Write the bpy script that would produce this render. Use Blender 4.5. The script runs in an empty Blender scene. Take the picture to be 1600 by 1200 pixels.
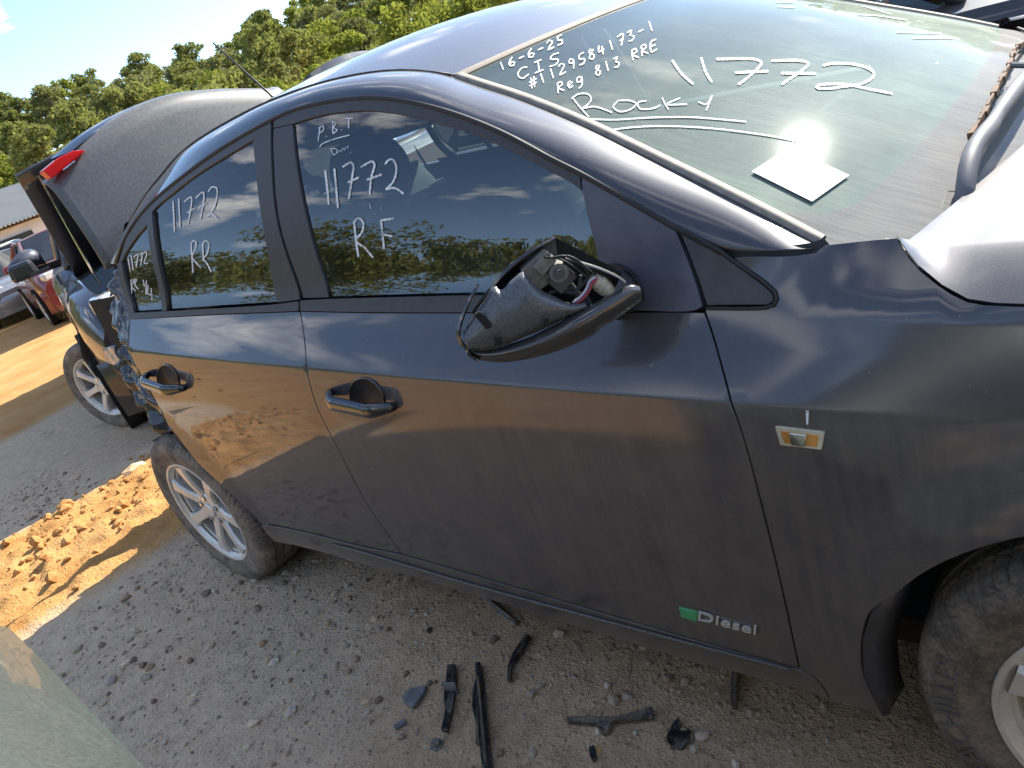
import bpy, bmesh, math, random
import numpy as np
from mathutils import Vector, Matrix, noise as mnoise
from mathutils.geometry import delaunay_2d_cdt
rad = math.radians
SC = bpy.context.scene
COL = SC.collection

# ------------------------------------------------------------------ camera
CAM_POS = np.array([2.6888569616, -1.7517300758, 1.3936312061])
YAW, PITCH, ROLL, FPX = -0.8099495416, -0.3860283250, -0.3741058710, 1182.4836      # FPX: focal length in pixels of the 1600 px wide photograph
def cam_axes():
    ca, sa, cb, sb, cc, sc = math.cos(YAW), math.sin(YAW), math.cos(PITCH), math.sin(PITCH), math.cos(ROLL), math.sin(ROLL)
    fwd = np.array([sa*cb, ca*cb, sb]); right = np.array([ca, -sa, 0.]); up = np.cross(right, fwd)
    return right*cc + up*sc, -right*sc + up*cc, fwd
AX_R, AX_U, AX_F = cam_axes()
cam = bpy.data.cameras.new('camera'); cam_o = bpy.data.objects.new('camera', cam); COL.objects.link(cam_o)
m = Matrix.Identity(4)
for i in range(3):
    m[i][0], m[i][1], m[i][2], m[i][3] = AX_R[i], AX_U[i], -AX_F[i], CAM_POS[i]
cam_o.matrix_world = m
cam.sensor_width = 36.0; cam.lens = 36.0*FPX/1600.0; cam.clip_start = 0.02; cam.clip_end = 3000
SC.camera = cam_o
SC.render.resolution_x, SC.render.resolution_y = 1024, 768

# ------------------------------------------------------------------ light
SUN_EL, SUN_AZ = 37.0, 6.0            # azimuth from +Y towards +X
w = bpy.data.worlds.new('World'); SC.world = w; w.use_nodes = True
nt = w.node_tree; bg = nt.nodes['Background']
sky = nt.nodes.new('ShaderNodeTexSky'); sky.sky_type = 'NISHITA'; sky.sun_disc = False
sky.sun_elevation = rad(SUN_EL); sky.sun_rotation = rad(SUN_AZ); sky.altitude = 800; sky.air_density = 1.0; sky.dust_density = 0.3; sky.ozone_density = 2.2
# thin fair-weather clouds over the whole sky
tc = nt.nodes.new('ShaderNodeTexCoord'); mp_ = nt.nodes.new('ShaderNodeMapping'); mp_.inputs['Scale'].default_value = (1.0, 1.0, 2.2); mp_.inputs['Location'].default_value = (2.12, .93, 3.56)
nz_ = nt.nodes.new('ShaderNodeTexNoise'); nz_.inputs['Scale'].default_value = 3.4; nz_.inputs['Detail'].default_value = 8; nz_.inputs['Roughness'].default_value = .56; nz_.inputs['Distortion'].default_value = .2
rp_ = nt.nodes.new('ShaderNodeValToRGB'); rp_.color_ramp.elements[0].position = .555; rp_.color_ramp.elements[0].color = (0, 0, 0, 1); rp_.color_ramp.elements[1].position = .68; rp_.color_ramp.elements[1].color = (.95, .95, .95, 1)
mx_ = nt.nodes.new('ShaderNodeMix'); mx_.data_type = 'RGBA'; mx_.inputs[7].default_value = (12, 11.7, 11.3, 1)
nt.links.new(tc.outputs['Generated'], mp_.inputs[0]); nt.links.new(mp_.outputs[0], nz_.inputs['Vector']); nt.links.new(nz_.outputs[0], rp_.inputs[0]); nt.links.new(rp_.outputs[0], mx_.inputs[0])
nt.links.new(sky.outputs[0], mx_.inputs[6]); nt.links.new(mx_.outputs[2], bg.inputs[0]); bg.inputs[1].default_value = 0.10
sd = bpy.data.lights.new('sun', 'SUN'); sd.energy = 3.9; sd.angle = rad(0.53); sd.color = (1, .94, .84)
so = bpy.data.objects.new('sun', sd); COL.objects.link(so)
so.rotation_euler = Vector((-math.sin(rad(SUN_AZ))*math.cos(rad(SUN_EL)), -math.cos(rad(SUN_AZ))*math.cos(rad(SUN_EL)), -math.sin(rad(SUN_EL)))).to_track_quat('-Z', 'Y').to_euler()
SC.view_settings.view_transform = 'Standard'; SC.view_settings.look = 'None'
SC.view_settings.exposure = 1.65; SC.view_settings.gamma = 1.0; SC.view_settings.use_curve_mapping = False
SC.render.engine = 'CYCLES'
SC.cycles.max_bounces = 10; SC.cycles.transparent_max_bounces = 16; SC.cycles.glossy_bounces = 4; SC.cycles.diffuse_bounces = 3
SC.cycles.caustics_reflective = False; SC.cycles.caustics_refractive = False; SC.cycles.sample_clamp_indirect = 6.0

# ------------------------------------------------------------------ pixel -> direction
def ray(px):
    return AX_R*((px[0]-800)/FPX) + AX_U*((600-px[1])/FPX) + AX_F
def on_axis(px, k, v):
    d = ray(px); return CAM_POS + d*((v-CAM_POS[k])/d[k])
def on_plane(px, p0, n):
    d = ray(px); n = np.asarray(n, float); return CAM_POS + d*(np.dot(np.asarray(p0)-CAM_POS, n)/np.dot(d, n))
def on_func(px, f, k=1, v0=-.88):
    """ray hit with the surface  P[k] = f(P)"""
    d = ray(px); t = (v0-CAM_POS[k])/d[k]
    g = lambda t: (CAM_POS+d*t)[k]-f(CAM_POS+d*t)
    t1 = t*1.02; a, b = g(t), g(t1)
    for _ in range(30):
        if abs(b-a) < 1e-12: break
        t2 = t1-b*(t1-t)/(b-a)
        t, a, t1 = t1, b, t2; b = g(t1)
        if abs(b) < 1e-7: break
    return CAM_POS+d*t1

# ------------------------------------------------------------------ materials
def new_mat(name):
    mt = bpy.data.materials.new(name); mt.use_nodes = True
    n = mt.node_tree; n.nodes.clear()
    out = n.nodes.new('ShaderNodeOutputMaterial')
    return mt, n, out
class N:
    def __init__(s, nt): s.nt = nt
    def node(s, t, **kw):
        n = s.nt.nodes.new(t)
        for k, v in kw.items():
            if hasattr(n, k): setattr(n, k, v)
        return n
    def link(s, a, b): s.nt.links.new(a, b)
    def set(s, sock, v):
        if hasattr(v, 'links') or isinstance(v, bpy.types.NodeSocket): s.link(v, sock)
        else:
            if isinstance(v, tuple) and len(v) == 3 and len(sock.default_value) == 4: v = v+(1,)
            sock.default_value = v
    def coord(s, kind='Object'):
        return s.node('ShaderNodeTexCoord').outputs[kind]
    def pos(s): return s.node('ShaderNodeNewGeometry').outputs['Position']
    def mapping(s, v, scale=(1, 1, 1), rot=(0, 0, 0), loc=(0, 0, 0)):
        n = s.node('ShaderNodeMapping'); s.link(v, n.inputs[0]); n.inputs['Scale'].default_value = scale
        n.inputs['Rotation'].default_value = rot; n.inputs['Location'].default_value = loc; return n.outputs[0]
    def noise(s, v, scale=5, detail=4, rough=.5, dist=0):
        n = s.node('ShaderNodeTexNoise'); s.link(v, n.inputs['Vector']); n.inputs['Scale'].default_value = scale
        n.inputs['Detail'].default_value = detail; n.inputs['Roughness'].default_value = rough; n.inputs['Distortion'].default_value = dist
        return n.outputs[0]
    def voronoi(s, v, scale=5, feature='F1', out='Distance'):
        n = s.node('ShaderNodeTexVoronoi', feature=feature); s.link(v, n.inputs['Vector']); n.inputs['Scale'].default_value = scale
        return n.outputs[out]
    def ramp(s, v, stops):
        n = s.node('ShaderNodeValToRGB'); s.link(v, n.inputs[0]); e = n.color_ramp.elements
        while len(e) < len(stops): e.new(.5)
        for q, (p, c) in zip(e, stops):
            q.position = p; q.color = (c, c, c, 1) if isinstance(c, (int, float)) else tuple(c)+(1,)
        return n.outputs[0]
    def math(s, op, a, b=0.0, c=None):
        n = s.node('ShaderNodeMath', operation=op); s.set(n.inputs[0], a); s.set(n.inputs[1], b)
        if c is not None: s.set(n.inputs[2], c)
        return n.outputs[0]
    def mix(s, f, a, b, mode='MIX'):
        n = s.node('ShaderNodeMix', data_type='RGBA', blend_type=mode); s.set(n.inputs[0], f); s.set(n.inputs[6], a); s.set(n.inputs[7], b); return n.outputs[2]
    def mixs(s, f, a, b):
        n = s.node('ShaderNodeMixShader'); s.set(n.inputs[0], f); s.link(a, n.inputs[1]); s.link(b, n.inputs[2]); return n.outputs[0]
    def bsdf(s, **kw):
        n = s.node('ShaderNodeBsdfPrincipled')
        for k, v in kw.items(): s.set(n.inputs[k.replace('_', ' ')], v)
        return n
    def bump(s, h, strength=.3, dist=.01):
        n = s.node('ShaderNodeBump'); s.link(h, n.inputs['Height']); n.inputs['Strength'].default_value = strength; n.inputs['Distance'].default_value = dist; return n.outputs[0]
    def sep(s, v):
        n = s.node('ShaderNodeSeparateXYZ'); s.link(v, n.inputs[0]); return n.outputs
    def maprange(s, v, a, b, c=0., d=1.):
        n = s.node('ShaderNodeMapRange'); s.set(n.inputs[0], v); n.inputs[1].default_value = a; n.inputs[2].default_value = b
        n.inputs[3].default_value = c; n.inputs[4].default_value = d; return n.outputs[0]

def simple_mat(name, col, rough=.6, metallic=0., nscale=30, namp=.25, bump=0., spec=.5, coat=0.):
    mt, n, out = new_mat(name); k = N(n)
    v = k.coord()
    nz = k.noise(v, nscale, 4, .6)
    c0 = tuple(max(0, c*(1-namp)) for c in col); c1 = tuple(c*(1+namp) for c in col)
    b = k.bsdf(Base_Color=k.ramp(nz, [(.3, c0), (.7, c1)]), Roughness=k.maprange(nz, .2, .8, max(.02, rough-.1), min(1, rough+.1)), Metallic=metallic, Coat_Weight=coat)
    b.inputs['Specular IOR Level'].default_value = spec
    if bump: k.link(k.bump(nz, bump, .003), b.inputs['Normal'])
    k.link(b.outputs[0], out.inputs[0]); return mt

def paint_mat(name, col, dust=(.30, .25, .20), dust_amt=1.0, gloss=.015, flake=.2, side_dust=.10, xvar=False):
    """clear-coated car paint under dust that has settled on the faces that look up"""
    mt, n, out = new_mat(name); k = N(n)
    v = k.coord(); g = k.node('ShaderNodeNewGeometry')
    nx, ny, nz = k.sep(g.outputs['Normal'])
    px, py, pz = k.sep(v)
    fine = k.noise(v, 420, 2, .7); mid = k.noise(v, 9, 5, .65)
    streak = k.noise(k.mapping(v, (26, 26, 1.2)), 2.2, 5, .6)
    spark = k.noise(v, 900, 1, .5)
    top = k.math('MULTIPLY', k.maprange(k.math('ADD', nz, k.math('MULTIPLY', k.math('SUBTRACT', fine, .5), .55)), .76, 1.06), .20*dust_amt)
    sd = k.math('MULTIPLY', k.maprange(k.math('ADD', k.math('MULTIPLY', mid, .6), k.math('MULTIPLY', streak, .5)), .42, .78), side_dust*dust_amt)
    low = k.math('MULTIPLY', k.maprange(k.math('ADD', pz, k.math('MULTIPLY', k.math('SUBTRACT', fine, .5), .35)), .34, .16), .55*dust_amt)
    dustf = k.math('MAXIMUM', k.math('MAXIMUM', top, low), sd)
    if xvar:
        front = k.maprange(px, .9, 2.0, 0., 1.)
        rg = k.math('ADD', k.math('MULTIPLY', front, .085), gloss)
        sdx = k.math('MULTIPLY', k.maprange(px, .7, 2.1, .03, .22), k.maprange(k.math('ADD', k.math('MULTIPLY', mid, .6), k.math('MULTIPLY', streak, .4)), .3, .68, .45, 1.3))
        sdx = k.math('MULTIPLY', sdx, k.maprange(k.math('ADD', pz, k.math('MULTIPLY', px, .0745)), 1.035, .985, .35, 1.))
        dustf = k.math('MAXIMUM', dustf, sdx)
    else:
        rg = k.math('ADD', k.math('MULTIPLY', mid, .05), gloss)
    fl = k.mix(k.maprange(spark, .55, .8), tuple(c*.75 for c in col), tuple(c*1.5 for c in col))
    b = k.bsdf(Base_Color=fl, Metallic=flake, Roughness=.5, Coat_Weight=1.0, Coat_Roughness=k.math('ADD', rg, k.math('MULTIPLY', dustf, .12)))
    b.inputs['Specular IOR Level'].default_value = .5; b.inputs['Coat IOR'].default_value = 1.55
    wav = k.noise(v, 3.2, 2, .5)
    k.link(k.bump(k.math('ADD', wav, k.math('MULTIPLY', fine, .004)), .022, .012), b.inputs['Coat Normal'])
    d = k.bsdf(Base_Color=k.mix(fine, tuple(c*.7 for c in dust), tuple(c*1.3 for c in dust)), Roughness=.9)
    speck = k.math('GREATER_THAN', k.noise(v, 130, 1, .5), .775)
    dustf = k.math('MAXIMUM', dustf, k.math('MULTIPLY', speck, .35*dust_amt))
    k.link(k.mixs(dustf, b.outputs[0], d.outputs[0]), out.inputs[0]); return mt

def glass_mat(name, tint=(.50, .62, .58), ior=1.75, dust=0.05, dcol=(.45, .44, .38)):
    mt, n, out = new_mat(name); k = N(n); v = k.coord()
    tr = k.node('ShaderNodeBsdfTransparent'); tr.inputs[0].default_value = tint+(1,)
    gl = k.node('ShaderNodeBsdfGlossy'); gl.inputs['Roughness'].default_value = .015
    fr = k.node('ShaderNodeFresnel'); fr.inputs[0].default_value = ior
    s = k.mixs(fr.outputs[0], tr.outputs[0], gl.outputs[0])
    st = k.noise(k.mapping(v, (40, 40, 2.5)), 3, 5, .65); nz = k.noise(v, 3, 4, .6); sp = k.noise(v, 260, 2, .6)
    df = k.math('MULTIPLY', k.math('ADD', k.maprange(k.math('ADD', k.math('MULTIPLY', st, .5), k.math('MULTIPLY', nz, .5)), .35, .75, .2, 1.0), k.maprange(sp, .6, .8, 0, .6)), dust)
    d = k.bsdf(Base_Color=dcol, Roughness=.9)
    k.link(k.mixs(df, s, d.outputs[0]), out.inputs[0]); return mt

# ------------------------------------------------------------------ mesh helpers
def link(o, parent=None):
    COL.objects.link(o)
    if parent is not None: o.parent = parent
    return o
def tag(o, label=None, cat=None, group=None, kind=None):
    if label: o['label'] = label
    if cat: o['category'] = cat
    if group: o['group'] = group
    if kind: o['kind'] = kind
    return o
def empty(name, loc=(0, 0, 0), rz=0, parent=None):
    o = bpy.data.objects.new(name, None); o.location = loc; o.rotation_euler = (0, 0, rz); o.empty_display_size = .1
    return link(o, parent)
def mesh_obj(name, verts, faces, mat, parent=None, smooth=False, normals=None):
    me = bpy.data.meshes.new(name); me.from_pydata([tuple(map(float, v)) for v in verts], [], [tuple(int(i) for i in f) for f in faces])
    if smooth:
        for p in me.polygons: p.use_smooth = True
    if normals is not None: me.normals_split_custom_set_from_vertices([tuple(map(float, q)) for q in normals])
    me.materials.append(mat); me.update()
    return link(bpy.data.objects.new(name, me), parent)
class MB:
    """collects simple solids into one mesh"""
    def __init__(s): s.v = []; s.f = []
    def add(s, v, f):
        b = len(s.v); s.v += [tuple(map(float, q)) for q in v]; s.f += [tuple(b+i for i in q) for q in f]; return s
    def box(s, c, size, rot=None, taper=1.0):
        hx, hy, hz = size[0]/2, size[1]/2, size[2]/2
        v = []
        for z, t in ((-hz, 1), (hz, taper)):
            for x, y in ((-hx, -hy), (hx, -hy), (hx, hy), (-hx, hy)): v.append(Vector((x*t, y*t, z)))
        if rot is not None: v = [rot @ q for q in v]
        v = [q+Vector(c) for q in v]
        return s.add(v, [(3, 2, 1, 0), (4, 5, 6, 7), (0, 1, 5, 4), (1, 2, 6, 5), (2, 3, 7, 6), (3, 0, 4, 7)])
    def tube(s, pts, r, n=8, cap=True):
        pts = [Vector(p) for p in pts]; rs = r if isinstance(r, (list, tuple)) else [r]*len(pts)
        b = []; prev = None
        for i, p in enumerate(pts):
            t = (pts[min(i+1, len(pts)-1)]-pts[max(i-1, 0)]).normalized()
            if prev is None:
                a = Vector((0, 0, 1)) if abs(t.z) < .9 else Vector((1, 0, 0)); u = t.cross(a).normalized()
            else: u = (prev-t*prev.dot(t)).normalized()
            prev = u; w_ = t.cross(u)
            b += [p+(u*math.cos(2*math.pi*j/n)+w_*math.sin(2*math.pi*j/n))*rs[i] for j in range(n)]
        f = [(i*n+j, i*n+(j+1) % n, (i+1)*n+(j+1) % n, (i+1)*n+j) for i in range(len(pts)-1) for j in range(n)]
        if cap: f += [tuple(range(n-1, -1, -1)), tuple(range((len(pts)-1)*n, len(pts)*n))]
        return s.add(b, f)
    def lathe(s, prof, n=48, axis='y', c=(0, 0, 0), a0=0, a1=2*math.pi):
        """prof: list of (radius, along-axis)"""
        v = []; full = abs(a1-a0-2*math.pi) < 1e-6; m_ = n if full else n+1
        for j in range(m_):
            a = a0+(a1-a0)*j/n
            for r, h in prof:
                if axis == 'y': v.append((c[0]+r*math.cos(a), c[1]+h, c[2]+r*math.sin(a)))
                elif axis == 'z': v.append((c[0]+r*math.cos(a), c[1]+r*math.sin(a), c[2]+h))
                else: v.append((c[0]+h, c[1]+r*math.cos(a), c[2]+r*math.sin(a)))
        k = len(prof)
        f = [(j*k+i, j*k+i+1, ((j+1) % m_)*k+i+1, ((j+1) % m_)*k+i) for j in range(n if full else n) for i in range(k-1)]
        return s.add(v, f)
    def prism(s, poly, d):
        """closed polygon of 3-D points pushed along vector d"""
        n = len(poly); P = [Vector(p) for p in poly]; d = Vector(d)
        return s.add(P+[p+d for p in P], [tuple(range(n-1, -1, -1)), tuple(range(n, 2*n))]+[(i, (i+1) % n, n+(i+1) % n, n+i) for i in range(n)])
    def build(s, name, mat, parent=None, smooth=False, bevel=0., auto=None):
        o = mesh_obj(name, s.v, s.f, mat, parent, smooth)
        bm = bmesh.new(); bm.from_mesh(o.data); bmesh.ops.recalc_face_normals(bm, faces=bm.faces)
        if bevel:
            bmesh.ops.bevel(bm, geom=[e for e in bm.edges if len(e.link_faces) == 2 and e.calc_face_angle(0) > .5], offset=bevel, segments=2, affect='EDGES', profile=.5, clamp_overlap=True)
        if auto is not None:
            for f in bm.faces: f.smooth = True
            for e in bm.edges: e.smooth = not (len(e.link_faces) == 2 and e.calc_face_angle(0) > auto)
        bm.to_mesh(o.data); bm.free(); return o
def loft(name, rows, mat, parent=None, closed_u=False, closed_v=False, smooth=True, thick=0., capends=False, auto=None):
    nv = len(rows[0]); v = [p for r in rows for p in r]; f = []
    for i in range(len(rows)-(0 if closed_u else 1)):
        for j in range(nv-(0 if closed_v else 1)):
            a, b = i, (i+1) % len(rows); c, d = j, (j+1) % nv
            f.append((a*nv+c, a*nv+d, b*nv+d, b*nv+c))
    if capends: f += [tuple(range(nv-1, -1, -1)), tuple((len(rows)-1)*nv+i for i in range(nv))]
    o = mesh_obj(name, v, f, mat, parent, smooth)
    if capends or auto is not None:
        bm = bmesh.new(); bm.from_mesh(o.data); bmesh.ops.recalc_face_normals(bm, faces=bm.faces)
        if auto is not None:
            for e in bm.edges: e.smooth = not (len(e.link_faces) == 2 and e.calc_face_angle(0) > auto)
        bm.to_mesh(o.data); bm.free()
    if thick:
        md = o.modifiers.new('thickness', 'SOLIDIFY'); md.thickness = thick; md.offset = 0
    return o
def spline(pts, step):
    """Catmull-Rom through pts, resampled"""
    P = [np.asarray(p, float) for p in pts]
    if len(P) < 3:
        n = max(1, int(np.linalg.norm(P[-1]-P[0])/step)); return [P[0]+(P[-1]-P[0])*i/n for i in range(n+1)]
    out = []
    for i in range(len(P)-1):
        p0 = P[i-1] if i > 0 else 2*P[0]-P[1]; p3 = P[i+2] if i+2 < len(P) else 2*P[-1]-P[-2]
        p1, p2 = P[i], P[i+1]; d = [max(1e-6, np.linalg.norm(q-p))**.5 for p, q in ((p0, p1), (p1, p2), (p2, p3))]
        t0, t1 = 0, d[0]; t2 = t1+d[1]; t3 = t2+d[2]
        n = max(1, int(np.linalg.norm(p2-p1)/step))
        for k in range(n):
            t = t1+(t2-t1)*k/n
            a1 = p0*(t1-t)/(t1-t0)+p1*(t-t0)/(t1-t0); a2 = p1*(t2-t)/(t2-t1)+p2*(t-t1)/(t2-t1); a3 = p2*(t3-t)/(t3-t2)+p3*(t-t2)/(t3-t2)
            b1 = a1*(t2-t)/(t2-t0)+a2*(t-t0)/(t2-t0); b2 = a2*(t3-t)/(t3-t1)+a3*(t-t1)/(t3-t1)
            out.append(b1*(t2-t)/(t2-t1)+b2*(t-t1)/(t2-t1))
    out.append(P[-1]); return out
def outline(secs, step):
    o = []
    for s in secs:
        q = spline(s, step)
        if o and np.linalg.norm(o[-1]-q[0]) < 1e-6: q = q[1:]
        o += q
    if np.linalg.norm(o[-1]-o[0]) < 1e-6: o.pop()
    return o
def sstep(a, b, x):
    t = np.clip((x-a)/(b-a), 0, 1); return t*t*(3-2*t)
def lerp(a, b, t): return a+(b-a)*t
def interp_curve(pts, x):
    p = np.asarray(pts, float); return float(np.interp(x, p[:, 0], p[:, 1]))
# ================================================================== ground, hills, trees, sheds
rng = np.random.RandomState(7); random.seed(7)
def fbm(x, y, s, o=4, seed=0.):
    v = 0; a = 1.; t = 0
    for i in range(o):
        v += a*mnoise.noise(Vector((x*s, y*s, seed+i*7.3))); t += a; a *= .5; s *= 2.05
    return v/t
# clay ridge between parked cars, widened to paint the whole sunlit strip orange
def ridge_w(x, y):
    c = -1.44-.06*math.sin(y*3.1)+.05*y; return math.exp(-(abs(x-c)/.74)**4)*sstep(-3.0, -1.9, y)*sstep(.5, -.15, y)
def clay_sun_amt(x, y):  # clay colour plus the orange tone of ground in the sun
    a = ridge_w(x, y)
    a = max(a, sstep(-1.95, -2.6, y+.25*fbm(x, y, .7, 3, 3.)))
    a = max(a, .9*sstep(-4.2, -5.5, x+.6*fbm(x, y, .5, 3, 4.)))
    return a
def ground_h(x, y):
    r = math.hypot(x-.8, y+.8)
    h = .020*fbm(x, y, .8, 4, 1.)*min(1, 1)
    if r < 9:
        h += .007*fbm(x, y, 7., 4, 2.)
        k = ridge_w(x, y); h += k*(.03+.10*abs(fbm(x, y, 4., 5, 9.))+.035*fbm(x, y, 15., 3, 5.))
    if y < -3: h += .10*sstep(-3, -9, y)*fbm(x, y, .35, 3, 6.)
    for wx, wy in ((0, -.77), (2.68, -.77)): h *= 1-math.exp(-((x-wx)**2+(y-wy)**2)/.06)
    return h-.012*max(0, 1-r/60)*0
def axis_pts(c, dense, n0, far):
    a = [0.]; st = dense
    while a[-1] < far:
        if a[-1] > n0: st *= 1.16
        a.append(a[-1]+st)
    a = np.array(a); return np.concatenate([c-a[::-1][:-1], c+a])
gx = axis_pts(-.4, .028, 2.6, 320); gy = axis_pts(-.9, .028, 1.7, 320)
GV = [(x, y, ground_h(x, y)) for x in gx for y in gy]; ny_ = len(gy)
GF = [(i*ny_+j, (i+1)*ny_+j, (i+1)*ny_+j+1, i*ny_+j+1) for i in range(len(gx)-1) for j in range(ny_-1)]
def dirt_mat():
    mt, n, out = new_mat('yard_dirt'); k = N(n); v = k.coord(); x, y, z = k.sep(v)
    at = k.node('ShaderNodeAttribute', attribute_name='clay').outputs['Fac']; br = k.node('ShaderNodeAttribute', attribute_name='brown').outputs['Fac']
    big = k.noise(v, 1.6, 5, .6); mid = k.noise(v, 14, 5, .65); fine = k.noise(v, 110, 4, .7); grit = k.voronoi(v, 150); gcol = k.voronoi(v, 150, out='Color')
    peb = k.voronoi(v, 46); pcol = k.voronoi(v, 46, out='Color')
    grey = k.mix(k.maprange(mid, .3, .7), (.40, .285, .185), (.64, .475, .315))
    grey = k.mix(k.math('MULTIPLY', k.maprange(k.sep(gcol)[0], .0, 1.), .5), grey, (.68, .53, .38), 'MIX')
    grey = k.mix(k.maprange(peb, .30, .12, 0, .5), grey, k.mix(k.sep(pcol)[1], (.16, .14, .12), (.56, .48, .38)))
    brown = k.mix(k.maprange(mid, .3, .7), (.38, .245, .145), (.60, .41, .25))
    brown = k.mix(k.math('MULTIPLY', k.sep(gcol)[0], .30), brown, (.66, .50, .34))
    c = k.mix(k.maprange(k.math('ADD', br, k.math('MULTIPLY', k.math('SUBTRACT', big, .5), .9)), .25, .75), grey, brown)
    clay = k.mix(k.maprange(mid, .25, .75), (.37, .165, .042), (.50, .255, .080))
    clay = k.mix(k.maprange(big, .35, .65), clay, (.52, .30, .115))
    c = k.mix(k.maprange(k.math('ADD', at, k.math('MULTIPLY', k.math('SUBTRACT', mid, .5), .5)), .3, .6), c, clay)
    dark = k.noise(v, 2.7, 4, .7, .6)
    c = k.mix(k.maprange(dark, .60, .74, 0, .42), c, (.09, .075, .065))
    # dried cracks
    wv = k.node('ShaderNodeMapping'); k.link(v, wv.inputs[0]); ws = k.noise(v, 6, 4, .6)
    cr = k.voronoi(k.mapping(k.mix(.12, v, k.node('ShaderNodeTexNoise').outputs[1]), (7, 7, 7)), 1.0, 'DISTANCE_TO_EDGE')
    crm = k.math('MULTIPLY', k.maprange(cr, .018, .004), k.maprange(big, .50, .58))
    c = k.mix(k.math('MULTIPLY', crm, k.math('MULTIPLY', br, .35)), c, (.06, .045, .035))
    b = k.bsdf(Base_Color=c, Roughness=.95); b.inputs['Specular IOR Level'].default_value = .25
    h = k.math('ADD', k.math('MULTIPLY', fine, .5), k.math('ADD', k.math('MULTIPLY', k.maprange(grit, 0, .5, 1, 0), .35), k.math('MULTIPLY', k.maprange(peb, 0, .4, 1, 0), .6)))
    h = k.math('ADD', h, k.math('MULTIPLY', mid, 1.2))
    k.link(k.bump(h, .85, .010), b.inputs['Normal']); k.link(b.outputs[0], out.inputs[0]); return mt
ground = mesh_obj('ground', GV, GF, dirt_mat(), None, True); tag(ground, kind='structure')
for nm, fn in (('clay', clay_sun_amt), ('brown', lambda x, y: float(np.clip(.22+.80*sstep(.5, 1.7, x+.35*(y+.9)+.25*fbm(x, y, 1.1, 3, 11.)) + .25*sstep(-.95, -.6, y)*sstep(.2, 1., x), 0, 1)))):
    a_ = ground.data.attributes.new(nm, 'FLOAT', 'POINT'); a_.data.foreach_set('value', np.array([fn(p[0], p[1]) for p in GV], dtype=np.float32))

# ---- loose gravel and clods
def lump(r, seed, n=2):
    bm = bmesh.new(); bmesh.ops.create_icosphere(bm, subdivisions=n, radius=1.0)
    for v in bm.verts:
        p = v.co.copy(); v.co *= 1+.38*mnoise.noise(p*1.3+Vector((seed*3.1, seed, 1)))+.14*mnoise.noise(p*3.+Vector((seed, 2, 5)))
    V = np.array([v.co[:] for v in bm.verts]); F = [tuple(q.index for q in f.verts) for f in bm.faces]; bm.free(); return V*r, F
LUMPS = [lump(1, i, 1) for i in range(8)]
def scatter(name, spots, mat, label, cat):
    V, F = [], []
    b = 0; AV = []; 
    for (x, y, s, fl) in spots:
        lv, lf = LUMPS[rng.randint(8)]; a = rng.uniform(0, 6.28); ca, sa = math.cos(a), math.sin(a)
        q = lv*np.array([s, s*rng.uniform(.6, 1.), s*fl]); q = np.stack([q[:, 0]*ca-q[:, 1]*sa+x, q[:, 0]*sa+q[:, 1]*ca+y, q[:, 2]+ground_h(x, y)+s*fl*.45], 1)
        AV.append(q); F += [tuple(i+b for i in t) for t in lf]; b += len(lv)
    o = mesh_obj(name, np.concatenate(AV), F, mat, None, False); return tag(o, label, cat, kind='stuff')
def stone_mat(name, cols):
    mt, n, out = new_mat(name); k = N(n); v = k.coord(); isl = k.node('ShaderNodeNewGeometry').outputs['Random Per Island']
    c = k.ramp(isl, [((i+.5)/len(cols), c) for i, c in enumerate(cols)]); nz = k.noise(v, 160, 3, .6)
    c = k.mix(k.math('MULTIPLY', nz, .6), c, (.5, .45, .38), 'MULTIPLY')
    b = k.bsdf(Base_Color=c, Roughness=.9); k.link(k.bump(nz, .4, .002), b.inputs['Normal']); k.link(b.outputs[0], out.inputs[0]); return mt
GRAV = stone_mat('gravel_stone', [(.25, .18, .13), (.68, .54, .40), (.20, .15, .11), (.58, .40, .24), (.78, .66, .50), (.42, .34, .26), (.56, .46, .36)])
sp_ = []
for _ in range(6500):
    x, y = rng.uniform(-3.2, 2.6), -.55-abs(rng.normal(0, .75))
    if rng.rand() > .35+.65*sstep(1.6, .2, x): continue
    if clay_sun_amt(x, y) > .25: continue
    sp_.append((x, y, float(np.clip(rng.lognormal(-5.4, .6), .0025, .028)), rng.uniform(.35, .75)))
scatter('gravel', sp_, GRAV, 'loose grey gravel strewn over the shaded dirt', 'gravel')
CLOD = stone_mat('clay_clod', [(.44, .22, .065), (.48, .25, .08), (.40, .19, .05), (.50, .28, .10)])
sp_ = []
for _ in range(600):
    y = rng.uniform(-2.4, .3); x = -1.66+.05*y+rng.normal(0, .28)
    sp_.append((x, y, float(np.clip(rng.lognormal(-4.6, .7), .004, .05)), rng.uniform(.5, .9)))
for _ in range(500): sp_.append((rng.uniform(-9, 4), rng.uniform(-7, -2.4), float(np.clip(rng.lognormal(-4., .6), .008, .08)), rng.uniform(.5, .9)))
scatter('clay_clods', sp_, CLOD, 'crumbled orange clay clods on the sunlit ridge', 'clods')

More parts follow.
